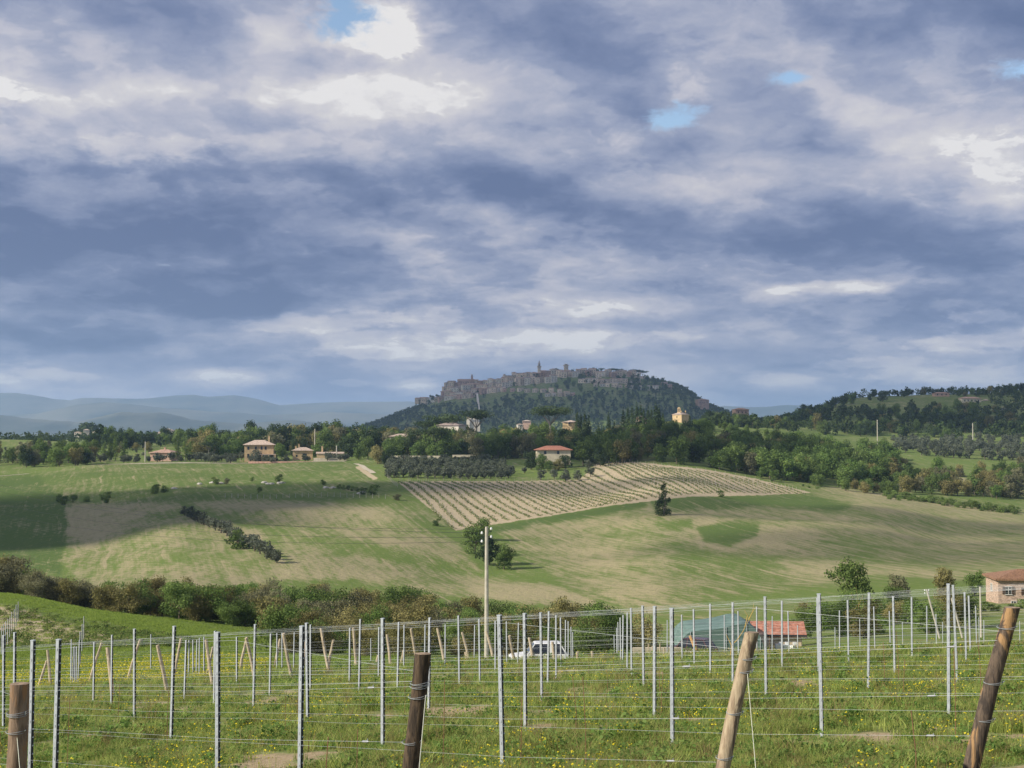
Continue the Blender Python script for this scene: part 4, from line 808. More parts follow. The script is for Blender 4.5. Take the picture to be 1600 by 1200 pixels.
# right side houses
def far_house(x, y, d, w_, dp, h_, rz, wm, rm, lb, nw=4, nm='hill_house', **k):
    u, vv = px2uv(x, y); return house(nm, u*d, d, w_, dp, h_, rz, wm, rm, lb, 'house', Z=CZ+vv*d, deep=6, ov=.7, pitch=k.get('pitch', .3), wins=[('f', -w_/2+w_*(i+.8)/(nw+.6), h_*.55, 1.1, 1.7) for i in range(nw)], typ=k.get('typ', 'hip'))
far_house(1515, 633, 1420, 20, 10, 6.5, .1, W_CREAM, R_TERRA, 'cream farmhouse with terracotta roof on the right ridge', 5)
far_house(1540, 632, 1430, 6, 6, 4, .1, W_STONE2, R_PALE, 'small pale annex right of the cream farmhouse')
far_house(1470, 621, 1500, 16, 8, 4, 0, W_PINK, R_TERRA, 'reddish house half hidden behind the right ridge skyline', 3)
far_house(1561, 643, 1350, 12, 6, 3, 0, mat('grey_sheet', (.35,.38,.42), .6), R_GREY, 'grey shed with light roof below the cream farmhouse', 1, pitch=.15)
far_house(1157, 652, 1500, 15, 10, 8, .2, W_PINK, R_TERRA, 'tall pinkish house on the saddle right of the church', 3)
far_house(1131, 663, 1350, 12, 9, 4.5, .5, W_STONE2, R_TERRA, 'pale gabled house lower left of the tall pinkish house', 2, typ='gable')
far_house(1273, 657, 1350, 10, 7, 3.5, .2, W_OCHRE, R_TERRA, 'small orange ruin among trees left on the right ridge', 1)
far_house(1097, 635, 2900, 24, 16, 13, .3, W_BRICK2, R_TERRA, 'lone brick house at the lower right end of the town hill', 4)
far_house(823, 664, 1900, 11, 8, 5, 0, W_PINK, R_PALE, 'pinkish flat house at the foot of the town hill', 5)
far_house(812, 667, 1880, 7, 6, 3, .2, W_STONE2, R_PALE, 'low annex left of the pinkish flat house', 2)
# church dome seen behind the umbrella pine
u, vv = px2uv(741, 664); d = 2150; r = empty('domed_church', (u*d, d, CZ+vv*d-6)); tag(r, 'pale domed church rising behind the dense umbrella pine', 'church')
MB().box((0,0,3),(18,18,14)).build('wall', W_STONE2, r); mb = MB(); mb.tube([(0,0,10),(0,0,14)], [8,8], 14); mb.tube([(0,0,14),(0,0,17),(0,0,19.3),(0,0,20.2)], [8,6.6,3.6,1], 14); mb.build('dome', W_STONE2, r); mb = MB(); mb.tube([(0,0,20),(0,0,23.4),(0,0,25)], [1.9,1.7,.2], 8); mb.build('lantern', W_STONE2, r)
mb = MB(); mb.box((-9,-9,8),(5,5,20)); mb.build('bell_tower', W_STONE2, r)
# ---- hill town: every house its own object
def thouse(x, yb, yt, wpx, wm, lb, typ='gable', rz=None, roof=None, name='town_house', d=None, dmin=2300, cat='house', wins=True, dep=None, grp=None):
    if d is None: h = hit(x, yb, dmin); d = h[1] if h else 3180.0
    u, v0 = px2uv(x, yb); v1_ = px2uv(x, yt)[1]; w_ = wpx*d/FPX; H = (v1_-v0)*d; rz = random.uniform(-.45, .45) if rz is None else rz; ph = min(w_, dep or w_*.8)*.5*.3
    hh = max(2.5, H-ph); Z = CZ+v0*d
    wl = []
    if wins:
        for fl in range(max(1, int(hh/4.2))):
            for i in range(max(1, int(w_/5))): wl.append(('f', -w_/2+w_*(i+.5)/max(1, int(w_/5)), 1.6+fl*4.0, 1.3, 1.9))
    return house(name, u*d, d, w_, dep or w_*.8, hh, rz, wm, roof or R_GREY, lb, cat, typ=typ, pitch=.3, ov=.5, Z=Z, deep=6, wins=wl[:10], group=grp)
WM = [W_STONE, W_STONE, W_STONE2, W_BRICK2]
def tier(x0, x1, y0, y1, hpx, n, lb, grp, dmin=2300, wr=(7, 12)):
    for i in range(n):
        f = (i+.5)/n; x = x0+(x1-x0)*f+random.uniform(-1, 1); yb = y0+(y1-y0)*f+random.uniform(-1, 1)
        thouse(x, yb+1, yb-hpx*1.0*random.uniform(.75, 1.2), random.uniform(*wr), random.choice(WM), f'{lb}, {ORD[i]} from left', grp=grp, typ=random.choice(['gable', 'hip', 'gable']), roof=random.choice([R_GREY, R_TERRA, R_TERRA]))
tier(694, 800, 606, 599, 9, 14, 'stone town house in the top row of the left town cluster', 'top row, left cluster')
tier(692, 800, 613, 604, 9, 14, 'stone town house in the middle row of the left town cluster', 'middle row, left cluster')
tier(690, 790, 620, 611, 8, 13, 'stone town house in the lower row of the left town cluster', 'lower row, left cluster')
tier(650, 745, 627, 620, 6, 13, 'low stone house at the left foot of the hill town', 'left foot of the town')
tier(800, 868, 594, 586, 10, 9, 'stone town house in the top row below the clock tower', 'top row, tower quarter')
tier(805, 868, 602, 595, 10, 8, 'stone town house in the second row below the clock tower', 'second row, tower quarter')
tier(745, 880, 611, 612, 5, 11, 'small pale house along the lower edge of the tower quarter', 'lower edge, tower quarter', wr=(5, 9))
tier(872, 928, 589, 586, 10, 9, 'palace like block on the summit among dark trees', 'summit blocks')
tier(850, 900, 618, 618, 6, 5, 'pale house on the slope right below the tower quarter', 'slope right below the tower', wr=(6, 9))
tier(932, 992, 588, 587, 9, 8, 'stone block on the right summit among pines', 'right summit blocks')
tier(925, 985, 603, 605, 5, 6, 'small pale house on the wooded slope below the right summit', 'slope below right summit', wr=(5, 9))
thouse(796, 602, 585, 17, W_STONE, 'tall fortress like palace at the left of the tower quarter', typ='flat', rz=.5, d=3150, wins=False, name='palace')
thouse(788, 602, 584.5, 3, W_STONE, 'square turret on the left corner of the fortress like palace', typ='flat', rz=.5, d=3140, wins=False, name='turret', cat='tower')
thouse(728, 600, 592.5, 26, W_BRICK2, 'long brick church nave on top of the left town cluster', typ='gable', rz=.05, d=3185, name='nave', cat='church', roof=R_TERRA)
# slim bell tower and clock tower
def tower(x, yb, yt, wpx, d, m_, lb, stages):
    u, v0 = px2uv(x, yb); H = (px2uv(x, yt)[1]-v0)*d; w_ = wpx*d/FPX; r = empty('tower', (u*d, d, CZ+v0*d), .3); tag(r, lb, 'tower')
    MB().box((0,0,H*stages[0]/2-5),(w_,w_,H*stages[0]+10)).build('shaft', m_, r)
    mb = MB(); mb.box((0,0,H*stages[0]+.5),(w_*1.35,w_*1.35,H*.05)); 
    for a in (-1, 0, 1):
        for s_ in (-1, 1): mb.box((a*w_*.5, s_*w_*.6, H*stages[0]+H*.05), (w_*.25, w_*.12, H*.04)); mb.box((s_*w_*.6, a*w_*.5, H*stages[0]+H*.05), (w_*.12, w_*.25, H*.04))
    mb.build('battlement', m_, r)
    MB().box((0,0,H*(stages[0]+stages[1])/2+.5),(w_*.68,w_*.68,H*(stages[1]-stages[0]))).build('belfry', m_, r)
    mb = MB(); mb.box((0,0,H*stages[1]+.4),(w_*.85,w_*.85,H*.03)); mb.tube([(0,0,H*stages[1]+.5),(0,0,H*.96),(0,0,H)], [w_*.32,w_*.2,.1], 8); mb.build('cap', m_, r)
    for s_ in (-.14, .14): MB().box((s_*w_, -w_*.345, H*(stages[0]*.4+stages[1]*.6)), (w_*.16, .15, H*.12)).build('opening', M_GLASS, r)
tower(842.5, 590, 563.5, 4.0, 3190, W_STONE, 'slender clock tower with battlements crowning the town', (.62, .82)); tower(737.5, 594, 584.5, 2.6, 3190, W_BRICK2, 'small brick bell tower above the long nave in the left cluster', (.55, .85))
tower(884.5, 586, 568, 5.5, 3190, W_STONE, 'square block tower among trees right of the clock tower', (.8, .92))
# domed church on the right shoulder
u, vv = px2uv(1000, 603); d = 3120; r = empty('shoulder_church', (u*d, d, CZ+vv*d), .35); tag(r, 'broad stone church with small belfry on the right shoulder of the town hill', 'church')
MB().box((0,0,3),(46,26,26)).build('wall', W_STONE2, r); mb = MB(); roof_mb(mb, 46, 26, 16, .8, .4, 'hip', 16.3); mb.build('roof', R_PALE, r); MB().box((-4,-2,23),(7,7,12)).build('belfry', W_STONE2, r); mb = MB(); roof_mb(mb, 7, 7, 29, .4, .5, 'hip', 29.2); mb.build('belfry_roof', R_GREY, r)
MB().box((-20,-14,4),(10,8,14)).build('chapel', W_STONE2, r); window(r, -8, -13, 6, 5, 9); window(r, 8, -13, 6, 3, 5)
for i in range(4): thouse(985+i*13, 608+i*.6, 602, 9, W_STONE2, ['leftmost','second','third','rightmost'][i]+' pale low block at the foot of the broad shoulder church', grp=None)
for i, (x, yb, yt, wp) in enumerate(((1038,604,597,9),(1046,608,600,8))): thouse(x, yb, yt, wp, W_BRICK2, ['left','right'][i]+' of two dull houses between cypresses on the right shoulder')
# trees on the summit
for x, y, s, k in ((868,577,1.3,'round_dark'),(881,581,1.2,'round_dark'),(892,580,1.1,'round_dark'),(876,584,1.2,'round_dark'),(930,579,1.2,'pine'),(940,577,1.1,'pine'),(957,578,1.6,'pine'),(966,579,1.6,'pine'),(972,581,1.4,'round_dark'),(985,578,1.1,'cypress'),(991,580,1.8,'pine'),(998,581,1.9,'pine'),(1004,582,1.7,'pine'),(922,582,1,'cypress'),(925,585,1.3,'round_dark'),(868,590,1.0,'cypress'),(1038,602,1.3,'cypress'),(1055,609,1.5,'cypress'),(1061,611,1.7,'cypress'),(1064,612,1.5,'cypress'),(1123,640,1.4,'cypress'),(830,598,1.5,'round_dark'),(823,603,1.5,'round_dark'),(675,618,1.3,'round_dark'),(684,617,1.2,'round_dark'),(655,624,1.1,'cypress')):
    u, vv = px2uv(x, y); d = 3195 if y < 600 else 3080; H = {'pine': 12, 'cypress': 12, 'round_dark': 9}[k]*s
    plant(k, 'summit_tree', u*d, d, s, ('flat crowned pine' if k == 'pine' else 'tiny column cypress' if k == 'cypress' else 'dark round tree')+' on the town summit', 'tree', 'summit '+k.replace('_', ' ')+' trees', Z=CZ+vv*d-H*.9)
for i in range(30):
    x = random.choice([random.uniform(862, 935), random.uniform(960, 1012)]); y = random.uniform(582, 606); h = hit(x, y+6, 2300)
    if h: plant(random.choice(['round_dark', 'round']), 'summit_tree', h[0], h[1]-14, random.uniform(.9, 1.5), 'leafy tree in front of the summit houses, '+('left' if x < 940 else 'right')+' group', 'tree', 'trees before the summit houses')
# stairway down the hillside
Vv = []; n = 24
for i in range(n+1):
    f = i/n; x = 745.5+(750-745.5)*f; y = 622+(652-622)*f; h = hit(x, y, 2300) or at(x, 2800); Vv += [(h[0]-(1.9-1.2*f), h[1]-1, h[2]+9), (h[0]+(1.9-1.2*f), h[1]-1, h[2]+9), (h[0]-(1.9-1.2*f), h[1]+3, h[2]-4), (h[0]+(1.9-1.2*f), h[1]+3, h[2]-4)]
F = []
for i in range(n): a = i*4; b = a+4; F += [(a, a+1, b+1, b), (a, b, b+2, a+2), (a+1, a+3, b+3, b+1)]
o = ob('stairway', mesh('stairway', Vv, F, W_STONE2)); tag(o, 'pale straight stairway running down the wooded town hill', 'stairway')
# ------------------------------------------------------------------ tracks
M_TRACK = mat('pale_gravel', (.52,.45,.33), 1, var=.15, scale=.8)
def strip(name, P, wd, material, lift=.12, dmin=300, kind='structure', label=None, cat=None, n=90):
    xs = np.linspace(0, 1, n); px_ = np.interp(xs, np.linspace(0, 1, len(P)), [p_[0] for p_ in P]); dd_ = np.interp(xs, np.linspace(0, 1, len(P)), [p_[1] for p_ in P])
    V = []
    for i in range(n):
        X, Y, _ = at(px_[i], dd_[i]); j = min(i+1, n-1); k = max(i-1, 0); a = Vector(at(px_[j], dd_[j])[:2])-Vector(at(px_[k], dd_[k])[:2]); a.normalize(); nx, ny = -a.y, a.x
        ww = wd*(1+.25*mnoise.noise((i*.4, 2, 1)))
        for s_ in (-1, 0, 1): V.append((X+nx*ww*s_/2, Y+ny*ww*s_/2, z1(X+nx*ww*s_/2, Y+ny*ww*s_/2)+lift))
    Q = [(i*3+s_, i*3+s_+1, i*3+3+s_+1, i*3+3+s_) for i in range(n-1) for s_ in (0, 1)]
    o = ob(name, qmesh(name, V, Q, material)); tag(o, label, cat, kind=kind); return o
strip('dirt_track', [(140, 700), (180, 705), (300, 715), (400, 722), (470, 725), (540, 720)], 5.5, M_TRACK)
strip('dirt_track', [(-60, 620), (0, 640), (45, 652)], 4, M_TRACK)
strip('dirt_path', [(556, 700), (566, 672), (578, 622), (583, 606)], 2.6, M_TRACK)
# power poles far right
for x, y0, y1_, d, lb in ((1371,656,684,900,'tall pale pole standing in the right olive grove'),(1520,661,673,950,'thin pole at the right of the olive grove'),(908/1600*0+227,690,705,740,'thin pale pole left of the small pink house'),(492,670,690,800,'thin mast rising from the wood behind the cottage')):
    u, v0 = px2uv(x, y1_); H = (px2uv(x, y0)[1]-v0)*d; o = MB().tube([(0,0,-6),(0,0,H)], [.34,.26], 8).build('far_pole', M_CONC, loc=(u*d, d, CZ+v0*d)); tag(o, lb, 'pole')
# ------------------------------------------------------------------ striped vineyard rows
TP = [(625,753),(666,753),(709,753),(756,754),(844,753),(905,751),(936,724),(990,724),(1046,731),(1110,738),(1180,751),(1250,767)]
BP = [(709,827),(758,818),(816,811),(869,803),(940,791),(997,782),(1055,775),(1102,771),(1140,770),(1190,771),(1235,772),(1268,773)]
CN = [0, 3, 6.2, 9.5, 16, 21, 25, 29.5, 34, 38.5, 43, 46]
M_ROWG = leafmat('row_grass', (.13,.17,.06), (.25,.29,.11), .1)
def rowmesh(a, b, nseg=46):
    A = hit(a[0], a[1], 380) or at(a[0], 640); B = hit(b[0], b[1], 330) or at(b[0], 430); V = []; Q = []
    A = Vector((A[0], A[1])); B = Vector((B[0], B[1])); dr = (B-A).normalized(); nr = Vector((-dr.y, dr.x)); L_ = (B-A).length; n = int(L_/.28); C = []; S = []
    for i in range(n*2):
        p_ = A+dr*random.uniform(0, L_)+nr*random.gauss(0, .5); C.append((p_.x, p_.y, z1(p_.x, p_.y)+random.uniform(.02, .28))); S.append(random.uniform(.3, .75))
    Nn = RNG.normal(size=(len(C), 3)); Nn[:, 2] = abs(Nn[:, 2])+.4; Nn /= np.linalg.norm(Nn, axis=1)[:, None]; V, Q = leaf_quads(np.array(C), Nn, np.array(S)); k0 = len(V)
    # stakes along the row
    mb = MB()
    for i in range(int(L_/6)+1):
        p_ = A+dr*min(i*6, L_); zg = z1(p_.x, p_.y); mb.box((p_.x, p_.y, zg+.8), (.09, .09, 1.8))
    return V, Q, RNG.uniform(0, 1, len(Q)), mb
for i in range(46):
    x0 = np.interp(i, CN, [p_[0] for p_ in TP]); y0 = np.interp(i, CN, [p_[1] for p_ in TP]); x1_ = np.interp(i, CN, [p_[0] for p_ in BP]); y1_ = np.interp(i, CN, [p_[1] for p_ in BP])
    V, Q, ti, mb = rowmesh((x0, y0), (x1_, y1_)); o = ob('vine_row', qmesh('vine_row', V, Q, M_ROWG, tint=ti))
    tag(o, f'low green vine row of the striped vineyard, {ORD[i]} from the left', 'vine row', 'rows of the striped vineyard')
    st = mb.build('stake', M_CONC, o)
# stones in the upper field
M_ROCK = mat('pale_rock', (.50,.46,.40), .95, var=.2, scale=1)
for x, y in ((272,764),(312,757),(332,755),(345,756),(413,755),(419,757),(424,757),(437,756),(440,755),(509,763),(520,763),(563,772),(567,770)):
    h = hit(x, y, 300); bm = bmesh.new(); bmesh.ops.create_icosphere(bm, subdivisions=2, radius=1)
    for v_ in bm.verts: v_.co = Vector((v_.co.x*random.uniform(1.0,1.5), v_.co.y, v_.co.z*.55))*(1+.3*mnoise.noise(v_.co*2+Vector((x, 0, 0))))
    me = bpy.data.meshes.new('rock'); bm.to_mesh(me); bm.free(); me.materials.append(M_ROCK); o = ob('rock', me, loc=(h[0], h[1], h[2]+.15)); tag(o, 'pale stone lying in the upper green field below the villa', 'stone', 'pale stones in the upper field')
# fence stakes under the upper field and beside the striped vineyard
for i in range(26):
    x = 352+i*10; h = hit(x, 778+1.6*math.sin(i*.3), 400); o = MB().box((0,0,.7),(.12,.12,1.7)).build('field_stake', M_CONC, loc=h); tag(o, f'thin stake along the lower edge of the upper field, {ORD[i]} from the left', 'stake', 'stakes of the field fence')
for i in range(9):
    x = 606+i*1.9; y = 748+i*1.7; h = hit(x, y, 400); o = MB().box((0,0,.7),(.14,.14,1.9)).build('field_stake', M_CONC, loc=h); tag(o, f'thin stake in the short line left of the striped vineyard, {ORD[i]} from the top', 'stake', 'stakes left of the striped vineyard')

tier(905, 1000, 597, 598, 6, 10, 'stone house on the terrace below the right summit', 'terrace below the right summit')
# ------------------------------------------------------------------ near vineyard: steel posts
POSTS = [(5.5,993,1143),(22.5,989,1150),(46.5,1001,1236),(85,1000,1250),(110.7,999,1064),(146,1003,1100),(174,992,1103),(210,983,1128),(235.5,991,1048),(267.5,979,1155),(288,1000,1097),(334.7,986,1100),(340,989,1229),(370,995,1076),(396,976,1109),(421.5,990,1087),
 (468.5,979,1226),(481,974,1137),(485,976,1080),(546,981,1072),(561,967,1087),(591.5,980,1061),(598,967,1169),(621,972,1080),(631,976.5,1048),(663.5,976,1046),(670,966,1107),(695.5,976,1051),(718,962,1079),(741,977,1037),(750,967,1071),(774,970,1056),(785.5,962,1207),(792,971,1043),(809,973,1040),
 (821,959,1145),(846.7,958,1103),(856,956,1072),(869,961,1061),(876.5,965,1045),(883.5,969,1035),(888,971,1033),(892,979.5,1033),(894.7,988,1033),(959.5,992,1032),(963,981,1033),(965,972,1035),(970,965,1037),(973,961,1040),(980,957,1048),(987,950,1062),(1006,947,1079),(1022.7,948,1126),(1041,969,1033),(1050.7,951,1171),
 (1066,960.5,1036),(1085,952,1043),(1110,943.5,1055),(1130,961,1026),(1145,942,1065),(1154,955,1032),(1183,948,1028),(1197,933,1097),(1204,963,1025),(1222,939,1048),(1233,955,1027),(1244,977,1026),(1275,948,1033),(1279,935,1056),(1284,929,1151),(1305,980,1024),(1312,954,1026),(1326,938,1040),(1344,967,1024),(1356.5,927,1080),(1364,948,1025),
 (1388,955,1025),(1398,932.5,1053),(1407,972,1026),(1425,933,1030),(1444.5,947,1027),(1459.5,959.5,1024),(1469,972,1020),(1482.5,913,1119),(1495.5,915,1065),(1509.6,926,1036),(1516.5,931,1026),(1522,947,1024),(1526,965,1023),(1533,999,1023),(1589,972,1024),(1598,951,1026)]
LEFTLINE = [(134.7,963,1010),(132,975,1018),(129.5,987,1030),(126.7,1000,1042),(124,1010,1050),(121.3,1021,1053),(118.5,1029,1056),(116,1035,1060),
 (32,940,985),(29.3,945,985),(26,952,987),(23,956,988),(19.5,963,995),(16.5,967,997),(13.3,971,997),(10,975,997),(7,979,995),(3.7,984,995),
 (294,1013,1045),(298,1009,1045),(305,1005,1044),(310,1000,1043),(314.7,997,1040),(322,995,1036),(461,1013,1043),(435,1024,1045),(443,1026,1048),(581,1031,1044)]
PH = 1.9
def post_proto():
    a = MB(); a.box((0, 0, .8), (.041, .052, 2.2))
    # dark strip on the right face, painting in the shade of that side
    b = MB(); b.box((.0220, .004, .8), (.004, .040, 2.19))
    c = MB()
    for i in range(18): c.box((.0275, .004, .05+i*.105), (.010, .022, .016))
    for i in range(14): c.box((0, -.0275, .1+i*.13), (.012, .006, .03))
    cap = MB(); cap.box((0, -.001, 1.905), (.050, .056, .012))
    return (mesh('profile', a.V, a.F, M_STEEL), mesh('shade_strip', b.V, b.F, M_STEELD), mesh('hooks', c.V, c.F, M_STEEL), mesh('cap', cap.V, cap.F, M_STEEL))
PM = post_proto(); pfar = MB(); pfar.box((0, 0, .8), (.040, .050, 2.2)); pfar.box((.0215, .004, .8), (.004, .040, 2.19), m=1)  # far posts carry the same painted shade strip
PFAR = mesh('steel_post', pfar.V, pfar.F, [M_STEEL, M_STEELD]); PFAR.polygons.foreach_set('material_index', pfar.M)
LANDM = [(0,'at the left picture edge'),(29,'by the upright bark covered end post'),(160,'above the yellow flower patch'),(267,'among the crossed wooden stakes'),(460,'right of the crossed wooden stakes'),(655,'around the dark leaning end post'),(760,'around the tall concrete pole'),(840,'in front of the white car'),(960,'in the gap between the two cars'),(1075,'in front of the dark car'),(1165,'around the peeled leaning end post'),(1215,'in front of the red roofed barn'),(1325,'below the dark green tree'),(1430,'below the low brown trees'),(1510,'left of the far right leaning end post'),(1590,'at the right picture edge')]
items = []
for (x, yt, yb) in POSTS+LEFTLINE:
    left = (x, yt, yb) in LEFTLINE; best = None
    h = hit(x, yb, 8)
    if h: H = (CZ+px2uv(x, yt)[1]*h[1])-h[2]
    if h and 1.55 < H < 2.35 and not left: X, Y, Z, HH = *h, H
    else:
        u = float(px2uv(x, 700)[0]); vt = px2uv(x, yt)[1]; ds = np.linspace(42 if not left else 60, 100 if not left else 190, 500); g = zt(u*ds, ds); e = np.abs(CZ+vt*ds-g-PH); i = int(np.argmin(e)); X, Y, Z, HH = u*ds[i], float(ds[i]), float(g[i]), min(2.2, max(1.6, CZ+vt*ds[i]-g[i]))
    items.append((x, yb-yt, X, Y, Z, HH, left))
cls = lambda it: 'leftline' if it[6] else ('tall near' if it[3] < 21.5 else 'middle distance' if it[3] < 36 else 'distant' if it[3] < 50 else 'farthest')
bucket = {}
for it in sorted(items, key=lambda q_: q_[0]):
    lm = min(LANDM, key=lambda l: abs(l[0]-it[0]))[1]
    if it[6]: lm = 'in the line climbing the far left bank' if it[0] < 40 else 'in the line rising above the yellow flowers' if it[0] < 140 else 'in the short receding line behind the crossed stakes'
    bucket.setdefault((cls(it), lm), []).append(it)
CW = {'leftline': 'thin steel post', 'tall near': 'tall near steel post', 'middle distance': 'mid distance steel post', 'distant': 'small distant steel post', 'farthest': 'tiny farthest steel post'}
for (c_, lm), L_ in bucket.items():
    for n_, (x, hp, X, Y, Z, HH, left) in enumerate(L_):
        lb = f"{CW[c_]} {lm}" if len(L_) == 1 else f"{CW[c_]}, {ORD[n_]} from the left {lm}"
        rz = random.uniform(-.50, -.34)
        if Y < 36 and not left:
            r = empty('steel_post', (X, Y, Z), rz); r.scale = (1, 1, HH/1.9); ob('profile', PM[0], r); ob('shade_strip', PM[1], r); k = ob('hooks', PM[2], r); k['kind'] = 'stuff'; ob('cap', PM[3], r)
        else: r = ob('steel_post', PFAR, None, (X, Y, Z), rz, (1.0, 1.0, HH/1.9))
        r.rotation_euler = (random.gauss(0, .008), random.gauss(0, .010), rz)
        if abs(x-1495.5) < 1: r.rotation_euler = (0, -.03, rz)
        tag(r, lb, 'post', 'galvanised vineyard posts')
# ------------------------------------------------------------------ wooden end posts in front
def woodmat(name, c1, c2, c3, patch=.5, seed=0.):
    m = bpy.data.materials.new(name); m.use_nodes = True; N = NT(m.node_tree); b = N.n['Principled BSDF']; b.inputs['Roughness'].default_value = .85; b.inputs['Specular IOR Level'].default_value = .15
    P = N.node('ShaderNodeTexCoord').outputs['Object']; mp = N.node('ShaderNodeMapping', {0: P}); mp.inputs['Scale'].default_value = (14, 14, 2.2); mp.inputs['Location'].default_value = (seed, 0, seed)
    a = N.noise(mp.outputs[0], 2.2, 8, .65, .5); mp2 = N.node('ShaderNodeMapping', {0: P}); mp2.inputs['Scale'].default_value = (5, 5, 1.5); mp2.inputs['Location'].default_value = (seed*2, 3, seed); g = N.noise(mp2.outputs[0], 1.6, 6, .6, .8)
    c = N.mix(N.step(a.outputs[0], .38, .62), (*c1, 1), (*c2, 1)); c = N.mix(N.step(g.outputs[0], patch-.03, patch+.05), c, (*c3, 1)); N.l.new(c, b.inputs['Base Color'])
    bp = N.node('ShaderNodeBump', {'Strength': .9, 'Distance': .012, 'Height': N.m('ADD', a.outputs[0], N.m('MULTIPLY', g.outputs[0], 1.2))}); N.l.new(bp.outputs[0], b.inputs['Normal']); return m
WD = {'bark': woodmat('brown_bark', (.17,.12,.085), (.28,.20,.14), (.33,.19,.10), .56, 1.), 'dark': woodmat('charred_wood', (.045,.035,.028), (.12,.085,.055), (.30,.17,.07), .62, 4.), 'peel': woodmat('peeled_wood', (.46,.37,.25), (.32,.24,.16), (.17,.125,.09), .53, 2.), 'amber': woodmat('amber_wood', (.06,.048,.04), (.15,.11,.08), (.38,.23,.11), .56, 7.), 'stake': woodmat('grey_stake_wood', (.60,.50,.36), (.40,.32,.23), (.22,.17,.12), .6, 3.)}
M_CUT = mat('cut_wood', (.30,.22,.15), .9, var=.3, scale=30)
M_GUY = mat('pale_guy_wire', (.62,.62,.48), .5)
def anchor(xt, yt, xb, yb, Y, dia, wm, label, bend=0, ties=(), guy=None, seed=0):
    ut, vt = px2uv(xt, yt); top = Vector((ut*Y, Y, CZ+vt*Y)); ub, vb = px2uv(xb, yb); bt = Vector((ub*Y, Y, CZ+vb*Y)); dr = (top-bt).normalized(); g = z1(bt.x, Y)
    bt = bt+dr*((g-bt.z)/dr.z); H = (top-bt).length; r = empty('wooden_end_post', bt); tag(r, label, 'wooden post')
    V = []; F = []; n = 20; m_ = 40; base = -.35
    for i in range(m_+1):
        s_ = base+(H-base)*i/m_; p_ = dr*s_+Vector((math.sin(s_*2.4+seed)*.012+bend*math.sin(math.pi*max(0, s_)/H), 0, 0)); rr = dia/2*(1.08-.10*i/m_)
        for j in range(n):
            a = 2*math.pi*j/n; q_ = rr*(1+.10*mnoise.noise((math.cos(a)*1.3+seed*3, math.sin(a)*1.3, s_*2.6))+.035*mnoise.noise((math.cos(a)*5, math.sin(a)*5+seed, s_*9)))
            V.append(p_+Vector((math.cos(a)*q_, math.sin(a)*q_, 0)))
    F = [(i*n+j, i*n+(j+1) % n, (i+1)*n+(j+1) % n, (i+1)*n+j) for i in range(m_) for j in range(n)]
    sh = ob('shaft', mesh('shaft', V, F, wm, True), r); k = m_*n; Vt = [V[k+j] for j in range(n)]; c = sum((Vector(v_) for v_ in Vt), Vector())/n
    ob('cut_end', mesh('cut_end', [tuple(v_) for v_ in Vt]+[tuple(c+Vector((0, 0, .006)))], [(j, (j+1) % n, n) for j in range(n)], M_CUT), r)
    P = []
    for ty in ties:
        s_ = (CZ+px2uv(xt, ty)[1]*Y-bt.z)/dr.z; p_ = dr*s_; rr = dia/2*1.09+.004; mb = MB()
        for q_ in range(2):
            pts_ = [(p_.x+math.cos(a)*rr, p_.y+math.sin(a)*rr, p_.z+.006*q_+.012*math.sin(a+q_)) for a in np.linspace(0, 6.283, 15)]; mb.tube(pts_, .0022, 4, cap=False)
        mb.tube([(p_.x+rr*.8, p_.y-rr*.5, p_.z), (p_.x+rr*1.05, p_.y-rr*.7, p_.z+.02)], .004, 4); mb.build('wire_tie', M_WIRE, r); P.append(bt+p_)
    if guy:
        gx, gy, hx, hy = guy; u0, v0 = px2uv(gx, gy); u1_, v1_ = px2uv(hx, hy); Y2 = Y-.9
        mb = MB(); mb.tube([Vector((u0*Y, Y-dia*.5, CZ+v0*Y))-bt, Vector((u1_*Y2, Y2, CZ+v1_*Y2))-bt], .0028, 5); mb.build('guy_wire', M_GUY, r)
    return r, P, dr, bt
ANC = {0: (1580,949,1519,1200,12.3,.137,'amber','thick dark leaning end post with an amber coloured upper part, far right',.0,(980,1066,1124),None,3),
 -1: (1177,988,1128,1198,11.5,.115,'peel','pale peeled leaning end post with grey bark at its top',.0,(1028,1048,1113,1183),(1166,1050,1186,1260),1),
 -2: (662,1021,637,1200,11.1,.128,'dark','dark crooked leaning end post left of centre',.03,(1067,1072,1088,1159),(666,1084,655,1200),2),
 -3: (29.5,1068,24,1200,11.3,.150,'bark','thick upright bark covered end post at the lower left',.0,(1113,1116,1142),(32,1150,36,1260),5)}
TIES = {}
for k, a in ANC.items(): TIES[k] = anchor(*a[:6], WD[a[6]], a[7], bend=a[8], ties=a[9], guy=a[10], seed=a[11])
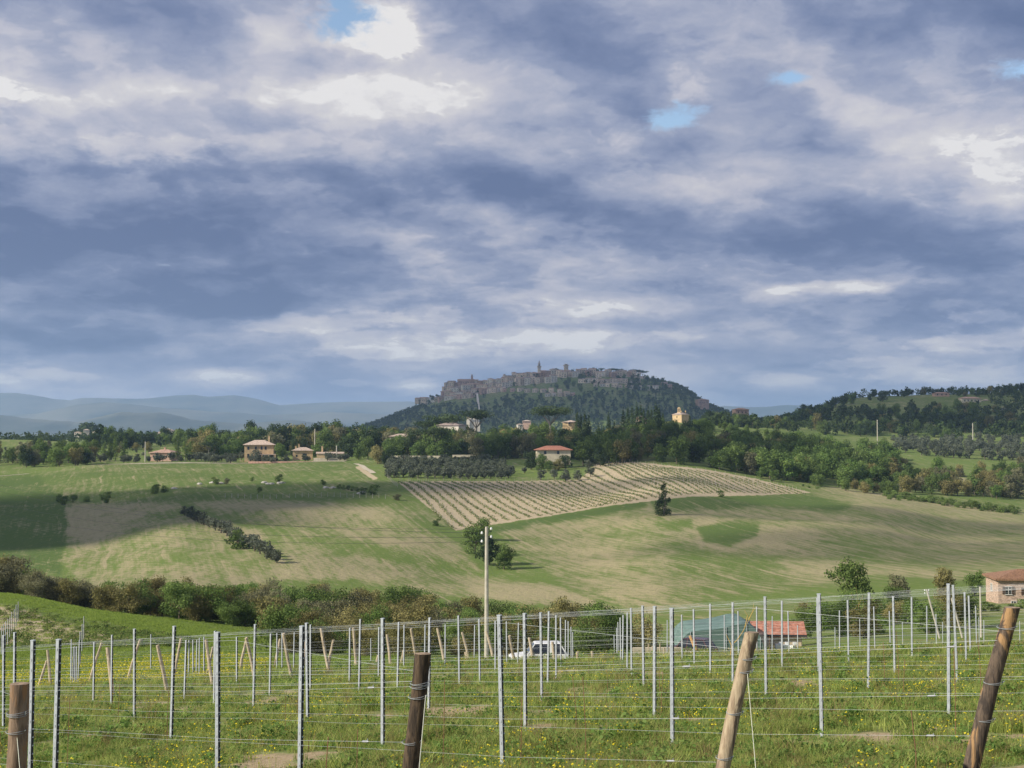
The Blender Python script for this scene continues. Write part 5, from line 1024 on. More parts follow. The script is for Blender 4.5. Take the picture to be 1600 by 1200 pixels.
# leaning stakes at the far row ends
STK = [((73,1016),(80,1074)),((71,1033),(58,1074)),((160,1004),(137,1064)),((165,1013),(178,1100)),((220,999),(197,1059)),((248,1007),(265,1090)),((284,997),(271,1034)),((321,1000),(334,1073)),((332,1011),(321,1043)),((384,997),(373,1044)),((387,995),(400,1068)),((437,999),(424,1044)),((445,988),(459,1063)),((477,1000),(473,1028)),((500,983),(517,1056)),((522,999),(512,1034)),
 ((552,981),(559,1037)),((557,1012),(553,1040)),((604,992),(611,1042)),((591,1024),(586,1044)),((643,981),(655,1036)),((631,1016),(626,1044)),((683,982),(697,1042)),((722,988),(736,1038)),((727,1020),(729,1036)),((760,987),(773,1038)),((796,992),(807,1036)),((827,997),(834,1038)),((863,1002),(867,1036)),((902,1018),(905,1036)),((925,1018),(929,1036))]
for i, ((xt, yt), (xb, yb)) in enumerate(STK):
    h = hit(xb, yb-1, 25) or at(xb, 58); Y = min(h[1], 60); Y = min(62, max(Y, 34)); ut, vt = px2uv(xt, yt); ub, vb = px2uv(xb, yb); g = z1(ub*Y, Y)
    p0 = Vector((ub*Y, Y, g-.2)); p1 = Vector((ut*Y, Y+random.uniform(-.3, .3), CZ+vt*Y)); mid = (p0+p1)/2+Vector((random.uniform(-.04,.04), 0, 0))
    mb = MB(); mb.tube([Vector(), mid-p0, p1-p0], [.068, .06, .055], 8); lean = 'left' if xt < xb else 'right'
    o = mb.build('leaning_stake', WD['stake'], loc=p0, smooth=False); side = 'among the crossed stakes on the left' if xb < 480 else 'left of the concrete pole' if xb < 765 else 'in front of the white car' if xb < 870 else 'right of the white car'
    tag(o, f'rough wooden stake leaning {lean}, {ORD[i]} from the left of all leaning stakes', 'stake', 'leaning wooden row end stakes')
# ------------------------------------------------------------------ trellis wires along the rows
EV = Vector((-.672, .741)); NB = Vector((.741, .672))
ZG = mat('wire_tensioner', (.45,.46,.48), .4, .3)
for k in range(-4, 20):
    o_ = 11.41+2.25*k; 
    if k in ANC: Y0 = ANC[k][4]; X0 = TIES[k][3].x
    else:
        u0 = .46; Y0 = o_/(.741*u0+.672); X0 = u0*Y0
    if k == -4: X0, Y0 = -5.2, 8.6
    s0 = Vector((X0, Y0)); L_ = min((57-Y0)/EV.y, 75)
    if L_ < 4: continue
    hs = [.60, .95, 1.42, 1.84] if 0 < k < 7 else [.95, 1.84] if 0 < k < 10 else [1.84] if k > 0 else [.60, .95, 1.38, 1.42, 1.84]
    r = empty('trellis_wires', (X0, Y0, z1(X0, Y0))); nm_ = {0: 'tied to the amber coloured end post', -1: 'tied to the pale peeled end post', -2: 'tied to the dark crooked end post', -3: 'tied to the bark covered end post', -4: 'crossing the lower left corner'}
    tag(r, 'horizontal steel trellis wires '+(nm_.get(k) or f'of the {ORD[k-1]} vine row behind the front end posts'), 'wires', 'trellis wires')
    for hh in hs:
        pts_ = []; n = 26
        for i in range(n+1):
            p_ = s0+EV*(L_*i/n); sag = .035*math.sin(math.pi*((L_*i/n) % 5.8)/5.8); h2 = hh
            if i == 0 and k in ANC and hh > 1.5: h2 = 1.55
            pts_.append(Vector((p_.x, p_.y, z1(p_.x, p_.y)+h2-sag))-r.location)
        if k in ANC:   # meet the post at the tie
            dr, bt = TIES[k][2], TIES[k][3]; q_ = dr*(min(hh, 1.5)/dr.z); pts_[0] = bt+q_+Vector((-.06, -.02, 0))-r.location
        mb = MB(); mb.tube(pts_, [(.0012 if k < 3 else .0008)+.0002*min(1, i/14) for i in range(n+1)], 3, cap=False); mb.build('wire', M_WIRE, r)
        if k in ANC and hh in (.60, .95, 1.38):
            p_ = pts_[0].lerp(pts_[1], .16+.05*random.random()); e_ = (pts_[1]-pts_[0]).normalized(); mb = MB(); mb.tube([p_-e_*.045, p_-e_*.03, p_+e_*.03, p_+e_*.045], [.003, .008, .008, .003], 8); mb.tube([p_-e_*.03, p_-e_*.03+Vector((0,0,.022))], .004, 6); mb.build('tensioner', ZG, r)
# thin vine shoots and canes beside the wires
M_CANE = mat('brown_cane', (.24,.13,.07), .8, var=.2, scale=8)
for i in range(110):
    k = random.randint(-3, 12); o_ = 11.41+2.25*k; Y0 = random.uniform(12, 42); X0 = (o_-.672*Y0)/.741
    if abs(X0/Y0) > .42: continue
    hh = random.uniform(.5, 1.15); mb = MB(); mb.tube([(0,0,-.05),(random.uniform(-.02,.02),0,hh*.5),(random.uniform(-.04,.04),0,hh)], .0048, 5)
    o = mb.build('vine_cane', M_CANE, loc=(X0, Y0, z1(X0, Y0))); tag(o, f'thin brown vine cane, {"near" if Y0 < 20 else "middle" if Y0 < 30 else "far"} ground, {["far left","left","centre","right","far right"][int(min(4.99,(X0/Y0+.42)/.168))]} of the grass', 'vine cane', 'young vine canes')
# yellow twigs behind the peeled post
X, Y, z = at(1150, 40); 
def twig(x0, y0, pts_, Y, label):
    u0, v0 = px2uv(x0, y0); b = Vector((u0*Y, Y, CZ+v0*Y)); mb = MB()
    for line in pts_: mb.tube([Vector((px2uv(a, c)[0]*Y, Y, CZ+px2uv(a, c)[1]*Y))-b for a, c in line], [.02-.016*i/(len(line)-1) for i in range(len(line))], 5, cap=False)
    o = mb.build('bare_sapling', L_TW, loc=b); tag(o, label, 'sapling')
L_TW = mat('yellow_twigs', (.50,.34,.10), .8)
twig(1141, 1030, [[(1141,1030),(1143,1008),(1152,1000),(1160,988),(1167,975),(1176,955),(1178,942)],[(1164,980),(1168,962),(1163,953)],[(1170,968),(1175,958),(1181,948)],[(1143,1008),(1138,998),(1134,990)]], 46, 'bare yellow twigged sapling rising behind the peeled end post')
for x, y0, y1_ in ((1340,912,985),(1333,925,985),(1350,930,985)): twig(x, y1_, [[(x,y1_),(x+2,(y0+y1_)/2),(x-3,y0)],[(x+1,(y0+y1_)/2),(x+8,y0+18)]], 150, {1340:'tallest',1333:'left',1350:'right'}[x]+' bare pale sapling beneath the dark green tree')
# ------------------------------------------------------------------ concrete pole and cables
Y = 84.0; X, _, gz = at(760.5, Y); top = CZ+px2uv(760, 823)[1]*Y; r = empty('concrete_pole', (X, Y, gz)); tag(r, 'tall tapered pale concrete utility pole with four white insulators', 'utility pole')
Hp = top-gz; mb = MB(); mb.tube([(0,0,-.5),(0,0,Hp)], [.145,.095], 10); mb.build('shaft', M_CONC, r)
INS = []
for x, y, s_ in ((753,833,-1),(767.5,826.5,1),(767.5,839,1),(753,846,-1)):
    zz_ = CZ+px2uv(x, y)[1]*Y-gz; xx = px2uv(x, y)[0]*Y-X; mb = MB(); mb.tube([(0,0,zz_-.12),(xx,0,zz_-.12),(xx,0,zz_)], .014, 5); mb.build('bracket', M_STEELD, r)
    mb = MB(); mb.tube([(xx,0,zz_-.06),(xx,0,zz_-.02),(xx,0,zz_+.05),(xx,0,zz_+.1)], [.05,.075,.06,.03], 8); mb.build('insulator', M_CERAM, r); INS.append(Vector((X+xx, Y, gz+zz_)))
for i, (p_, (x, y)) in enumerate(zip(INS, ((-60,740),(-60,752),(-60,772),(-60,788)))):
    Yb = 175.; u0, v0 = px2uv(x, y); q_ = Vector((u0*Yb, Yb, CZ+v0*Yb)); pts_ = [p_.lerp(q_, t_)-Vector((0, 0, 1.6*4*t_*(1-t_)))-p_ for t_ in np.linspace(0, 1, 24)]
    mb = MB(); mb.tube(pts_, .010, 4, cap=False); o = mb.build('overhead_cable', M_DARKWIRE, loc=p_); tag(o, ['topmost','second','third','lowest'][i]+' thin dark cable running from the concrete pole to the left', 'cable')
for x0, y0, x1_, y1_, lb, ins in ((1448,921,1461,983,'thin leaning pole with small insulators left of the two tallest right posts',True),(1487,935,1497,985,'slanting strut like pole behind the tall right posts',False),(1531.5,917,1529,980,'thin upright pole left of the brick house',False)):
    Yp = 120.; b = at(x1_, Yp); b = Vector((b[0], Yp, CZ+px2uv(x1_, y1_)[1]*Yp)); t_ = Vector((px2uv(x0, y0)[0]*Yp, Yp, CZ+px2uv(x0, y0)[1]*Yp)); r = empty('wooden_pole', b); tag(r, lb, 'pole')
    e_ = (b-t_)*.35; mb = MB(); mb.tube([e_, t_-b], [.09,.075], 8); mb.build('shaft', M_CONC, r)
    if ins:
        for s_, dzz in ((-1,-.12),(1,-.12),(-1,-.36),(1,-.3)): mb = MB(); c = t_-b+Vector((s_*.16, 0, dzz)); mb.tube([c, c+Vector((0,0,.05)), c+Vector((0,0,.12))], [.05,.06,.03], 6); mb.tube([t_-b+Vector((0,0,dzz-.03)), c], .012, 4); mb.build('insulator', M_CERAM, r)
# ------------------------------------------------------------------ vehicles
def paint(name, c, rough=.28): return mat(name, c, rough, 0, spec=.5)
def wheel(par, x, y, z, r_=.33, wd=.2, rimm=None):
    w_ = empty('wheel', (x, y, z)); w_.parent = par; mb = MB(); 
    for a, b, m_ in ((r_, r_*.62, 0),):
        n = 22; V = []; F = []
        for (rr, yy) in ((b, -wd/2), (a*.94, -wd/2), (a, -wd*.35), (a, wd*.35), (a*.94, wd/2), (b, wd/2)):
            for j in range(n): t_ = 2*math.pi*j/n; V.append((math.cos(t_)*rr, yy, math.sin(t_)*rr))
        for i in range(5):
            for j in range(n): F.append((i*n+j, i*n+(j+1) % n, (i+1)*n+(j+1) % n, (i+1)*n+j))
        mb.add(V, F)
    mb.build('tyre', M_TYRE, w_, smooth=True)
    mb = MB(); mb.tube([(0,-wd/2+.03,0),(0,wd/2-.03,0)], r_*.62, 16)
    for j in range(5): t_ = j*1.2566; mb.box((math.cos(t_)*r_*.34, -wd/2+.01, math.sin(t_)*r_*.34), (.09 if abs(math.cos(t_)) < .5 else r_*.5, .04, r_*.5 if abs(math.cos(t_)) < .5 else .09))
    mb.build('rim', rimm or M_STEEL, w_); return w_
def loft(sec, material, name, par, smooth=False):
    """sections: (x, half width bottom, half width top, z bottom, z top)"""
    V = []; F = []
    for (x, wb, wt, zb, zt_) in sec: V += [(x,-wb,zb),(x,-wb*1.02,(zb+zt_)*.5),(x,-wt,zt_-.05),(x,-wt+.07,zt_),(x,wt-.07,zt_),(x,wt,zt_-.05),(x,wb*1.02,(zb+zt_)*.5),(x,wb,zb)]
    for i in range(len(sec)-1):
        a, b = i*8, i*8+8
        for j in range(8): F.append((a+j, b+j, b+(j+1) % 8, a+(j+1) % 8))
    F.append(tuple(range(8))); F.append(tuple(range(len(V)-1, len(V)-9, -1))); o = ob(name, mesh(name, V, F, material, smooth), par); return o
def car(name, loc, rz, pm, label, L_=3.9, W=1.64, H=1.68, suv=True, glass=M_GLASS):
    r = empty(name, loc, rz); tag(r, label, 'car'); f = L_/2; hw = W/2; zb = .32; belt = H*.60
    loft([(-f, hw*.82, hw*.80, zb+.12, belt*.70), (-f+.12, hw*.94, hw*.88, zb, belt*.84), (-f*.55, hw, hw*.94, zb, belt*.93), (-f*.38, hw, hw*.95, zb, belt), (0, hw, hw*.95, zb, belt), (f*.8, hw, hw*.95, zb, belt), (f-.06, hw*.97, hw*.93, zb, belt*.98), (f, hw*.92, hw*.88, zb+.1, belt*.85)], pm, 'body', r)
    xa, xb_, xc, xd = -f*.40, -f*.14, f*.72 if suv else f*.45, f*.95 if suv else f*.88; rw = hw*.76; bw = hw*.93
    V = [(xa,-bw,belt-.01),(xd,-bw,belt-.01),(xc,-rw,H-.05),(xb_,-rw,H-.05),(xa,bw,belt-.01),(xd,bw,belt-.01),(xc,rw,H-.05),(xb_,rw,H-.05)]
    ob('glasshouse', mesh('glasshouse', V, [(0,1,2,3),(5,4,7,6),(4,0,3,7),(1,5,6,2)], glass), r)
    mb = MB(); V = [(xb_-.04,-rw,H-.05),(xc+.06,-rw,H-.05),(xc+.06,rw,H-.05),(xb_-.04,rw,H-.05),(xb_+.1,-rw*.9,H),(xc-.05,-rw*.9,H),(xc-.05,rw*.9,H),(xb_+.1,rw*.9,H)]; mb.add(V, [(3,2,1,0),(4,5,6,7),(0,1,5,4),(1,2,6,5),(2,3,7,6),(3,0,4,7)]); mb.build('roof', pm, r)
    def pil(x0, x1_, wd, nm='pillar'):
        for s_ in (-1, 1): V = [(x0, s_*(bw+.012), belt-.03),(x0+wd, s_*(bw+.012), belt-.03),(x1_+wd*.7, s_*(rw+.012), H-.04),(x1_, s_*(rw+.012), H-.04)]; V2 = [(a, b-s_*.03, c) for a, b, c in V]; ob(nm, mesh(nm, V+V2, [(0,1,2,3),(7,6,5,4),(0,4,5,1),(1,5,6,2),(2,6,7,3),(3,7,4,0)], pm), r)
    pil(xa-.02, xb_-.03, .09); pil(-f*.04+.1, f*.0+.1, .09); pil(f*.36, f*.30, .30 if suv else .1); pil(xd-.12, xc-.06, .10)
    for x in (-f*.64, f*.62):
        for s_ in (-1, 1): wheel(r, x, s_*(hw-.10), .33)
    for s_ in (-1, 1):
        MB().box((-f+.05, s_*hw*.62, belt*.72), (.08, .30, .15)).build('headlight', M_CERAM, r); MB().box((f-.03, s_*hw*.72, belt*.75), (.06, .16, .22)).build('tail_light', M_RED, r)
        MB().box((-f*.30, s_*(hw+.09), belt+.06), (.10, .16, .13)).build('mirror', pm, r); MB().box((f*.18, s_*(hw*.975), belt-.12), (.16, .03, .03)).build('door_handle', M_STEELD, r)
        for x in (-f*.28, f*.33): MB().box((x, s_*(hw*.985), belt*.72), (.012, .02, belt*.5)).build('door_gap', M_STEELD, r)
    MB().box((-f+.0, 0, zb+.16), (.14, W*.86, .2)).build('bumper', M_STEELD, r); MB().box((f-.0, 0, zb+.16), (.14, W*.86, .2)).build('bumper', M_STEELD, r)
    return r
M_RED = mat('red_lens', (.45,.02,.02), .3); PW = paint('white_car_paint', (.80,.79,.76)); PD = paint('dark_red_car_paint', (.06,.018,.02), .25)
Yc = 95.; X, _, gz = at(841, Yc); Zc = CZ+px2uv(841, 1003)[1]*Yc-1.70; car('white_car', (X, Yc, Zc), .06, PW, 'white three door off road car parked sideways beyond the grass crest', 3.95, 1.64, 1.70)
Yc = 106.; X, _, gz = at(1076, Yc); Zc = CZ+px2uv(1078, 996)[1]*Yc-1.62; car('dark_car', (X, Yc, Zc), -.55, PD, 'dark red car parked in front of the green netting tunnel', 3.9, 1.65, 1.62)
o = MB().tube([(0,0,-.8),(.5,.1,.55)], [.13,.09], 6).build('orange_beam', mat('orange_wood', (.62,.36,.14), .8), loc=(at(1079, 101)[0]-.1, 101, CZ+px2uv(1079, 1012)[1]*101+.1)); o.rotation_euler = (0, -.75, 0); tag(o, 'orange wooden beam propped up in front of the dark car', 'beam')
Yc = 96.; h = at(876, Yc); 
# tyre lying in the grass, firewood, rubble
X, Y, z = at(946, 72); r = wheel(None, X, Y, CZ+px2uv(946, 1024)[1]*72-.12, .32, .22); r.name = 'spare_wheel'; r.rotation_euler = (.9, 0, .3); tag(r, 'old black wheel lying on the grass crest between the two cars', 'wheel')
for i in range(34):
    x = random.uniform(1046, 1104); Y = random.uniform(92, 96); X = at(x, Y)[0]; bm = bmesh.new(); bmesh.ops.create_icosphere(bm, subdivisions=1, radius=random.uniform(.16, .34))
    for v_ in bm.verts: v_.co = v_.co*random.uniform(.75, 1.2)
    me = bpy.data.meshes.new('rubble_stone'); bm.to_mesh(me); bm.free(); me.materials.append(M_ROCK); o = ob('rubble_stone', me, loc=(X, Y, CZ+px2uv(x, 1024+random.uniform(-3, 5))[1]*Y)); tag(o, 'pale rubble stone in the low heap before the dark car', 'stone', 'rubble heap by the dark car')
mb = MB(); Yw = 99.; o = MB().box((0,0,-.2),(3.4,.4,1.3)).build('rubble_wall', M_TRACK, loc=(at(1025, Yw)[0], Yw, CZ+px2uv(1025, 1022)[1]*Yw), rz=.05); tag(o, 'low pale earth bank left of the dark car', 'bank')
for i in range(7):
    x = 1006+i*6; Y = 94; o = MB().tube([(0,0,-.4),(0,0,random.uniform(.5,.9))], .05, 6).build('garden_stake', WD['stake'], loc=(at(x, Y)[0], Y, CZ+px2uv(x, 1024)[1]*Y)); tag(o, 'short pale stake in the garden plot left of the dark car', 'stake', 'garden plot stakes')
# green netting tunnel
Yt = 124.; prof = [(1060,1020),(1063,1008),(1069,995),(1079,987),(1095,985),(1112,984),(1135,980),(1152,976),(1167,974),(1180,982),(1188,995),(1193,1010),(1194,1030)]
V = []; n = len(prof)
for j, (dy, k) in enumerate(((0, .0), (1.2, .10), (3.2, .12), (6.5, .1))):
    for (x, y) in prof: u0, v0 = px2uv(x, y); V.append((u0*Yt+.03*mnoise.noise((x*.1, dy, 0)), Yt+dy, CZ+v0*Yt+k*(1 if y < 1000 else 0)+.05*mnoise.noise((x*.2, dy*2, 3))))
Q = [(j*n+i, j*n+i+1, (j+1)*n+i+1, (j+1)*n+i) for j in range(3) for i in range(n-1)]
M_NET = mat('green_netting', (.13,.20,.175), .75, var=.18, scale=1.0, stretch=(.4, 1, 5)); r = empty('netting_tunnel', (0, 0, 0)); r.location = (at(1127, Yt)[0], Yt, CZ-22); tag(r, 'teal green netting tunnel beside the red roofed barn', 'tunnel')
off = r.location; V = [Vector(v_)-off for v_ in V]; ob('cover', mesh('cover', V, Q, M_NET, True), r)
u0, v0 = px2uv(1127, 1040); front = [V[i] for i in range(n)]; base = [Vector((v_.x, v_.y+.05, CZ+v0*Yt-off.z)) for v_ in front]
ob('front_net', mesh('front_net', front+base, [(i, i+1, n+i+1, n+i) for i in range(n-1)], M_NET), r)
for i in (1, 3, 6, 8, 10): mb = MB(); mb.tube([V[i]+Vector((0,-.03,.01)), base[i]+Vector((0,-.08,0))], .03, 5); mb.build('hoop', M_STEEL, r)
# barn
Yb = 132.; X, _, gz = at(1212, Yb); Zb = CZ+px2uv(1212, 1016)[1]*Yb; M_BOARD = mat('cream_boards', (.62,.50,.36), .85, var=.12, scale=2, stretch=(1,1,6))
r = empty('barn', (X, Yb, Zb), -.08); tag(r, 'small open barn with a red tiled roof and cream boards, right of the netting tunnel', 'barn'); bw_, bd_, bh_ = 4.0, 3.6, 1.7
mb = MB(); mb.box((0,-bd_/2,bh_*.31),(bw_,.15,bh_*.62+1)); mb.build('front_wall', M_BOARD, r); MB().box((0,bd_/2,bh_*.5),(bw_,.15,bh_)).build('back_wall', M_BOARD, r); MB().box((bw_/2,0,bh_*.4),(.15,bd_-.2,bh_*.8)).build('end_wall', M_BOARD, r)
MB().box((0,0,bh_*.82),(bw_-.4,bd_-.5,.06)).build('inner_shelf', M_STEELD, r)
mb = MB(); mb.add([(-bw_/2-.3,-bd_/2,bh_*.55),(-bw_/2-.3,bd_/2,bh_*.95),(-bw_/2-.3,bd_/2,bh_),(-bw_/2-.3,0,bh_+.72),(-bw_/2-.3,-bd_/2,bh_),(-bw_/2-.18,-bd_/2,bh_*.55),(-bw_/2-.18,bd_/2,bh_*.95),(-bw_/2-.18,bd_/2,bh_),(-bw_/2-.18,0,bh_+.72),(-bw_/2-.18,-bd_/2,bh_)], [(0,4,3,2,1),(5,6,7,8,9),(0,5,9,4),(4,9,8,3),(3,8,7,2),(1,2,7,6),(0,1,6,5)]); mb.build('gable_board', M_BOARD, r)
mb = MB(); roof_mb(mb, bw_, bd_, bh_, .45, .42, 'gable', bh_+.05); ro = mb.build('roof', R_RED, r); MB().box((0,-bd_/2-.46,bh_-.03),(bw_+.95,.05,.16)).build('fascia', M_STEELD, ro)
q1 = [(-bw_/2-.75,bh_+.50),(-bw_/2+.1,bh_+.12),(-bw_/2+1.2,bh_-.30),(-bw_/2+1.2,bh_-1.0),(-bw_/2+.6,bh_-1.05)]; mb = MB(); mb.add([(a,-bd_/2-.52,b) for a,b in q1]+[(a,-bd_/2-.40,b) for a,b in q1], [(0,4,3,2,1),(5,6,7,8,9),(0,1,6,5),(1,2,7,6),(2,3,8,7),(3,4,9,8),(4,0,5,9)]); mb.build('barge_board', M_BOARD, r)
for i in range(4): MB().box((-bw_/2+.2+i*(bw_-.4)/3,-bd_/2,bh_*.8),(.1,.1,bh_*.4)).build('post', M_BARK, r)
o = MB().box((0,0,0),(3.2,3.0,.14)).build('lean_to_roof', M_STEELD, loc=(at(1150, 133)[0], 133, CZ+px2uv(1150, 973)[1]*133), rz=.3); tag(o, 'dark flat roof edge sticking out left of the barn', 'roof')
for i, x in enumerate((1214, 1224, 1236)): o = MB().box((0,0,.2),(.55,.4,.6-.1*i), rz=.4*i).box((.2,.1,.55),(.3,.3,.2)).build('white_crate', M_CERAM, loc=(at(x, 127)[0], 127, CZ+px2uv(x, 1015)[1]*127)); tag(o, ['left','middle','right'][i]+' white crate stacked in front of the barn wall', 'crate')
# brick house at the right edge
Yh = 205.; M_BRICK = mat('warm_brick', (.47,.34,.26), .95, var=.3, scale=2.5, stretch=(1,1,3)); M_RTILE = mat('brown_roof_tiles', (.27,.15,.09), .9, var=.3, scale=5, stretch=(1,1,.4))
Zh = CZ+px2uv(1600, 945)[1]*Yh; Xh = at(1600, Yh)[0]
bh = house('brick_house', Xh+.2, Yh, 10.0, 7.5, 3.5, -.10, M_BRICK, M_RTILE, 'pinkish brick house with brown tiled hip roof at the right edge', 'house', Z=Zh+.35, ov=.45, pitch=.26, deep=5, wins=[('f',-3.6,1.55,.8,1.05,1),('f',-.9,1.45,.9,1.05,1),('f',2.2,1.45,.9,1.05,1),('f',-2.9,-.25,.6,.8),('f',-1.9,-.3,.55,.85),('l',0,1.7,.8,.95)], frame=M_WHITEFRAME, chim=((1.6,0,1.5),))
# tile courses on its roof: each course a raised lip
rb = [c for c in bh.children if c.name.startswith('roof')][0]
for i in range(7):
    f = (i+.5)/7; a, b = 10/2+.45, 7.5/2+.45; hw_ = a-(a-(a-b))*f; zz_ = 3.72+b*.26*f; yy = -b*(1-f); MB().box((0, yy, zz_+.02), (2*(a-b*f), .07, .05)).build('tile_course', M_RTILE, rb)
X, Y, z = at(1592, 190); plant('bush', 'garden_shrub', X, Y, .6, 'green shrub at the foot of the brick house', 'bush', detail=True); X, Y, z = at(1575, 188); plant('bush', 'garden_shrub', X, Y, .4, 'smaller green shrub left of the one at the brick house', 'bush', detail=True)
for i, (x, y, s) in enumerate(((1545,950,.5),(1556,952,.4),(1535,950,.6))): X, Y, z = at(x, 186); plant('bush', 'garden_shrub', X, Y, s, ['dark shrub at the left foot of the brick house','lowest shrub in front of the brick house wall','shrub standing a little left of the brick house'][i], 'bush', detail=True)
# ------------------------------------------------------------------ grass, weeds and flowers
def blades(n, rad, h0, h1, wd, bend=.5, seed=0):
    a = RNG.uniform(0, 6.283, n); r_ = rad*np.sqrt(RNG.uniform(0, 1, n)); x = np.cos(a)*r_; y = np.sin(a)*r_; H = RNG.uniform(h0, h1, n)*(1-.35*r_/rad); la = RNG.uniform(0, 6.283, n); ln = RNG.uniform(.1, bend, n)*H; fa = RNG.uniform(0, 6.283, n); dxx, dyy = np.cos(fa)*wd/2, np.sin(fa)*wd/2; V = []; z0 = np.zeros(n)
    mx_, my_ = x+np.cos(la)*ln*.35, y+np.sin(la)*ln*.35; tx, ty = x+np.cos(la)*ln, y+np.sin(la)*ln
    V = np.stack([np.stack([x-dxx, y-dyy, z0-.03], 1), np.stack([x+dxx, y+dyy, z0-.03], 1), np.stack([mx_+dxx*.8, my_+dyy*.8, H*.6], 1), np.stack([mx_-dxx*.8, my_-dyy*.8, H*.6], 1), np.stack([tx+dxx*.15, ty+dyy*.15, H], 1), np.stack([tx-dxx*.15, ty-dyy*.15, H], 1)], 1).reshape(-1, 3)
    k = np.arange(n)*6; Q = np.concatenate([np.stack([k, k+1, k+2, k+3], 1), np.stack([k+3, k+2, k+4, k+5], 1)]); ti = np.tile(RNG.uniform(0, 1, n), 2); return V, Q, ti
def tuft(name, parts):
    V = []; Q = []; ti = []; mi = []; mats = []; k = 0
    for (v_, q_, t_, m_) in parts:
        if m_ not in mats: mats.append(m_)
        V.append(v_); Q.append(q_+k); ti.append(t_); mi.append(np.full(len(q_), mats.index(m_))); k += len(v_)
    me = qmesh(name, np.concatenate(V), np.concatenate(Q), mats, tint=np.concatenate(ti), mi=np.concatenate(mi)); return bpy.data.objects.new(name, me)
def leafy(n, rad, h, size, m_):
    C = np.stack([RNG.normal(0, rad*.45, n), RNG.normal(0, rad*.45, n), RNG.uniform(.02, h, n)], 1); Nn = RNG.normal(size=(n, 3)); Nn[:, 2] = abs(Nn[:, 2])+.5; Nn /= np.linalg.norm(Nn, axis=1)[:, None]; V, Q = leaf_quads(C, Nn, size*RNG.uniform(.6, 1.3, n), .6); return (V, Q, RNG.uniform(0, 1, n), m_)
def flowers(n, rad, h, size, m_):
    C = np.stack([RNG.normal(0, rad*.5, n), RNG.normal(0, rad*.5, n), h*RNG.uniform(.6, 1.1, n)], 1); C = np.repeat(C, 2, 0); Nn = RNG.normal(size=(len(C), 3)); Nn[:, 2] = abs(Nn[:, 2])+.3; Nn[:, 1] -= .4; Nn /= np.linalg.norm(Nn, axis=1)[:, None]; V, Q = leaf_quads(C, Nn, size*RNG.uniform(.7, 1.3, len(C)), 1.0); return (V, Q, RNG.uniform(0, 1, len(C)), m_)
def scatter(name, src, P, S, label):
    n = len(P); me = bpy.data.meshes.new(name); me.vertices.add(n); me.vertices.foreach_set('co', np.asarray(P, np.float32).ravel())
    a = me.attributes.new('sc', 'FLOAT', 'POINT'); a.data.foreach_set('value', np.asarray(S, np.float32)); b = me.attributes.new('rt', 'FLOAT', 'POINT'); b.data.foreach_set('value', RNG.uniform(0, 6.283, n).astype(np.float32))
    o = ob(name, me); tag(o, label, None, kind='stuff'); g = bpy.data.node_groups.new(name, 'GeometryNodeTree'); g.interface.new_socket('Geometry', in_out='INPUT', socket_type='NodeSocketGeometry'); g.interface.new_socket('Geometry', in_out='OUTPUT', socket_type='NodeSocketGeometry')
    N = g.nodes; gi = N.new('NodeGroupInput'); go = N.new('NodeGroupOutput'); ip = N.new('GeometryNodeInstanceOnPoints'); oi = N.new('GeometryNodeObjectInfo'); oi.inputs[0].default_value = src
    try: oi.inputs['As Instance'].default_value = True
    except Exception: pass
    A = N.new('GeometryNodeInputNamedAttribute'); A.data_type = 'FLOAT'; A.inputs[0].default_value = 'sc'; B = N.new('GeometryNodeInputNamedAttribute'); B.data_type = 'FLOAT'; B.inputs[0].default_value = 'rt'; cx = N.new('ShaderNodeCombineXYZ')
    L = g.links; L.new(gi.outputs[0], ip.inputs['Points']); L.new(oi.outputs['Geometry'], ip.inputs['Instance']); L.new(A.outputs[0], ip.inputs['Scale']); L.new(B.outputs[0], cx.inputs[2]); L.new(cx.outputs[0], ip.inputs['Rotation']); L.new(ip.outputs[0], go.inputs[0])
    md = o.modifiers.new('scatter', 'NODES'); md.node_group = g; return o
def samp(n, d0, d1, pw=1.0, um=.54):
    Y = d0*(d1/d0)**RNG.uniform(0, 1, n) if pw == 1 else d0+(d1-d0)*RNG.uniform(0, 1, n)**pw; X = RNG.uniform(-um, um, n)*Y; return X, Y
X, Y = samp(82000, 8.5, 62); bn = bare(X, Y); keep = bn < .17+RNG.uniform(-.28, .30, len(X)); X, Y, bn = X[keep], Y[keep], bn[keep]; Z = zt(X, Y); tall = np.array([mnoise.noise((X[i]*.9, Y[i]*.7, 9)) for i in range(len(X))])
S = np.clip(.62+1.3*np.maximum(tall, -.22)+RNG.uniform(-.15, .4, len(X)), .35, 2.1)*(1+.012*(Y-10)); typ = RNG.choice(6, len(X), p=[.27, .21, .19, .11, .07, .15])
typ = np.where((tall < -.1) & (typ == 1), 3, typ)
T_ = [tuft('grass_tuft', [(*blades(40, .11, .07, .20, .0065, .7), L_GRASS)]), tuft('grass_tuft', [(*blades(46, .14, .10, .25, .007, .9), L_GRASS), leafy(14, .14, .10, .035, L_WEED)]), tuft('grass_tuft', [(*blades(26, .16, .05, .15, .008, 1.0), L_GRASS), leafy(16, .16, .08, .04, L_WEED)]),
      tuft('weed_rosette', [leafy(40, .16, .10, .05, L_WEED), (*blades(8, .12, .06, .14, .006, .7), L_GRASS)]), tuft('broad_weed', [leafy(46, .18, .20, .055, L_BRIGHT), leafy(20, .16, .18, .05, L_WEED)]), tuft('dry_tuft', [(*blades(22, .12, .12, .30, .004, .8), L_DRY), (*blades(18, .12, .08, .16, .006, .8), L_GRASS)])]
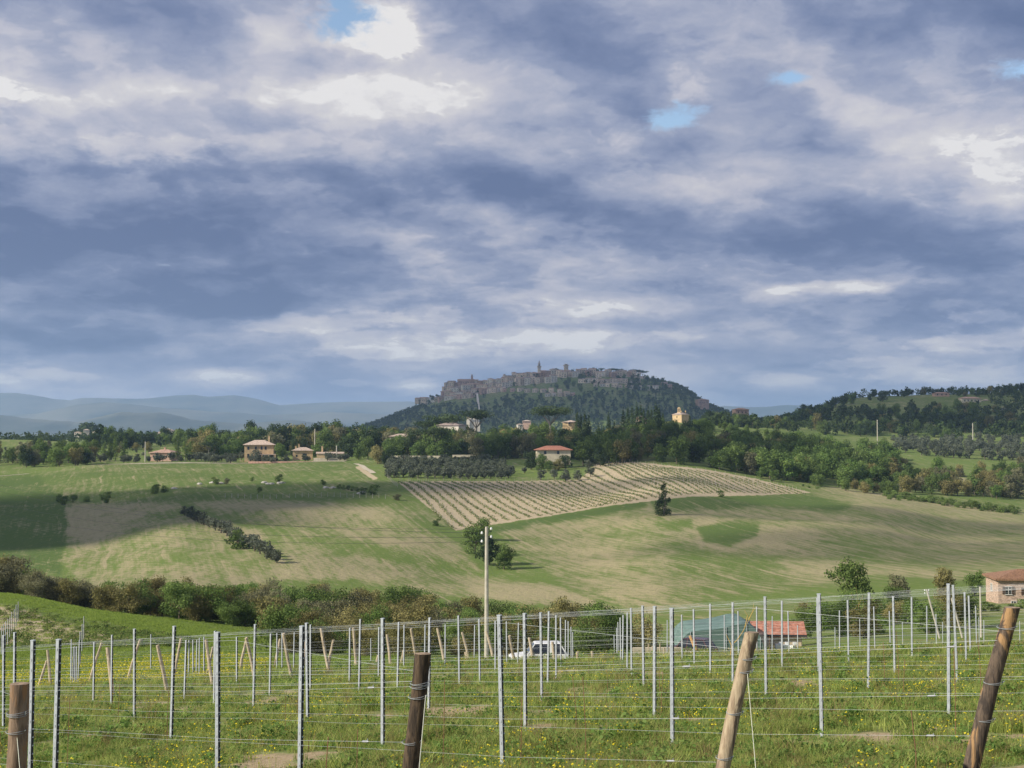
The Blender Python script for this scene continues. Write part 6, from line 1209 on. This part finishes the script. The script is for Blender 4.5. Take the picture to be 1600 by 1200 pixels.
for i, s_ in enumerate(T_):
    m_ = typ == i; scatter(['grass', 'grass', 'low_grass', 'weeds', 'broad_weeds', 'dry_grass'][i], s_, np.stack([X, Y, Z], 1)[m_], S[m_], ['fresh green grass between the vine posts','taller tufted green grass between the vine posts','short trodden grass between the vine posts','dark low weeds among the grass of the vineyard','light green broad leaved weeds in the vineyard grass','dry straw coloured stalks in the vineyard grass'][i])
X, Y = samp(5200, 10, 60); pn = np.array([mnoise.noise((X[i]*.35+20, Y[i]*.22, 2))+.5*mnoise.noise((X[i]*1.7, Y[i]*1.2, 4)) for i in range(len(X))]); k_ = pn > .12+RNG.uniform(-.35, .5, len(X)); X, Y = X[k_], Y[k_]
fl = tuft('flower_stems', [flowers(6, .16, .24, .021, L_FLOWER), (*blades(8, .14, .15, .27, .004, .3), L_GRASS)]); scatter('yellow_flowers', fl, np.stack([X, Y, zt(X, Y)], 1), RNG.uniform(.7, 1.25, len(X))*(1+.008*Y), 'small yellow flowers scattered in the vineyard grass')
# left bank: coarse grass, flower patch and scrubby weeds
X, Y = samp(26000, 58, 190, um=.01); X = RNG.uniform(-.46, -.08, len(X))*Y; x, y = uv2px(X/Y, (zt(X, Y)-CZ)/Y); k_ = (y > 915) & (y < 1062) & (RNG.uniform(0, 1, len(X)) < np.where((y < 1010) & (y > 940+x*.2) & (x < 230), .28, 1)); X, Y = X[k_], Y[k_]
bt_ = tuft('bank_tuft', [(*blades(34, .35, .12, .32, .03, .8), L_BANK), leafy(10, .3, .15, .10, L_BANK)]) if False else None
L_BANK = leafmat('bank_grass', (.20,.29,.05), (.34,.42,.10), .12, .5)
bt_ = tuft('bank_tuft', [(*blades(34, .38, .08, .22, .03, .8), L_BANK)]); x, y = uv2px(X/Y, (zt(X, Y)-CZ)/Y)
scatter('bank_grass', bt_, np.stack([X, Y, zt(X, Y)], 1), RNG.uniform(.7, 1.3, len(X)), 'bright green grass on the bank at the left beyond the vine posts')
X = RNG.uniform(-.46, -.22, 1500)*0; Yw = RNG.uniform(75, 150, 1500); X = RNG.uniform(-.43, -.22, 1500)*Yw; x, y = uv2px(X/Yw, (zt(X, Yw)-CZ)/Yw); k_ = (y < 1015) & (y > 945+x*.19) & (RNG.uniform(0, 1, 1500) < .6)
wt = tuft('bank_weed', [leafy(60, .5, .35, .16, L_GREEN), leafy(20, .5, .3, .16, L_SCRUB)]); scatter('bank_weeds', wt, np.stack([X, Yw, zt(X, Yw)], 1)[k_], RNG.uniform(.5, 1.3, 1500)[k_], 'dark weeds on the bare brownish bank at the left')
Yf = RNG.uniform(56, 84, 2600); X = RNG.uniform(-.42, -.17, 2600)*Yf; k_ = np.array([mnoise.noise((X[i]*.25, Yf[i]*.2, 6)) for i in range(2600)]) > -.15; ff = tuft('flower_patch', [flowers(7, .4, .3, .045, L_FLOWER), (*blades(12, .3, .15, .3, .012, .4), L_GRASS)]); scatter('flower_patch', ff, np.stack([X, Yf, zt(X, Yf)], 1)[k_], RNG.uniform(.7, 1.3, 2600)[k_], 'dense patch of yellow flowers behind the posts at the left')
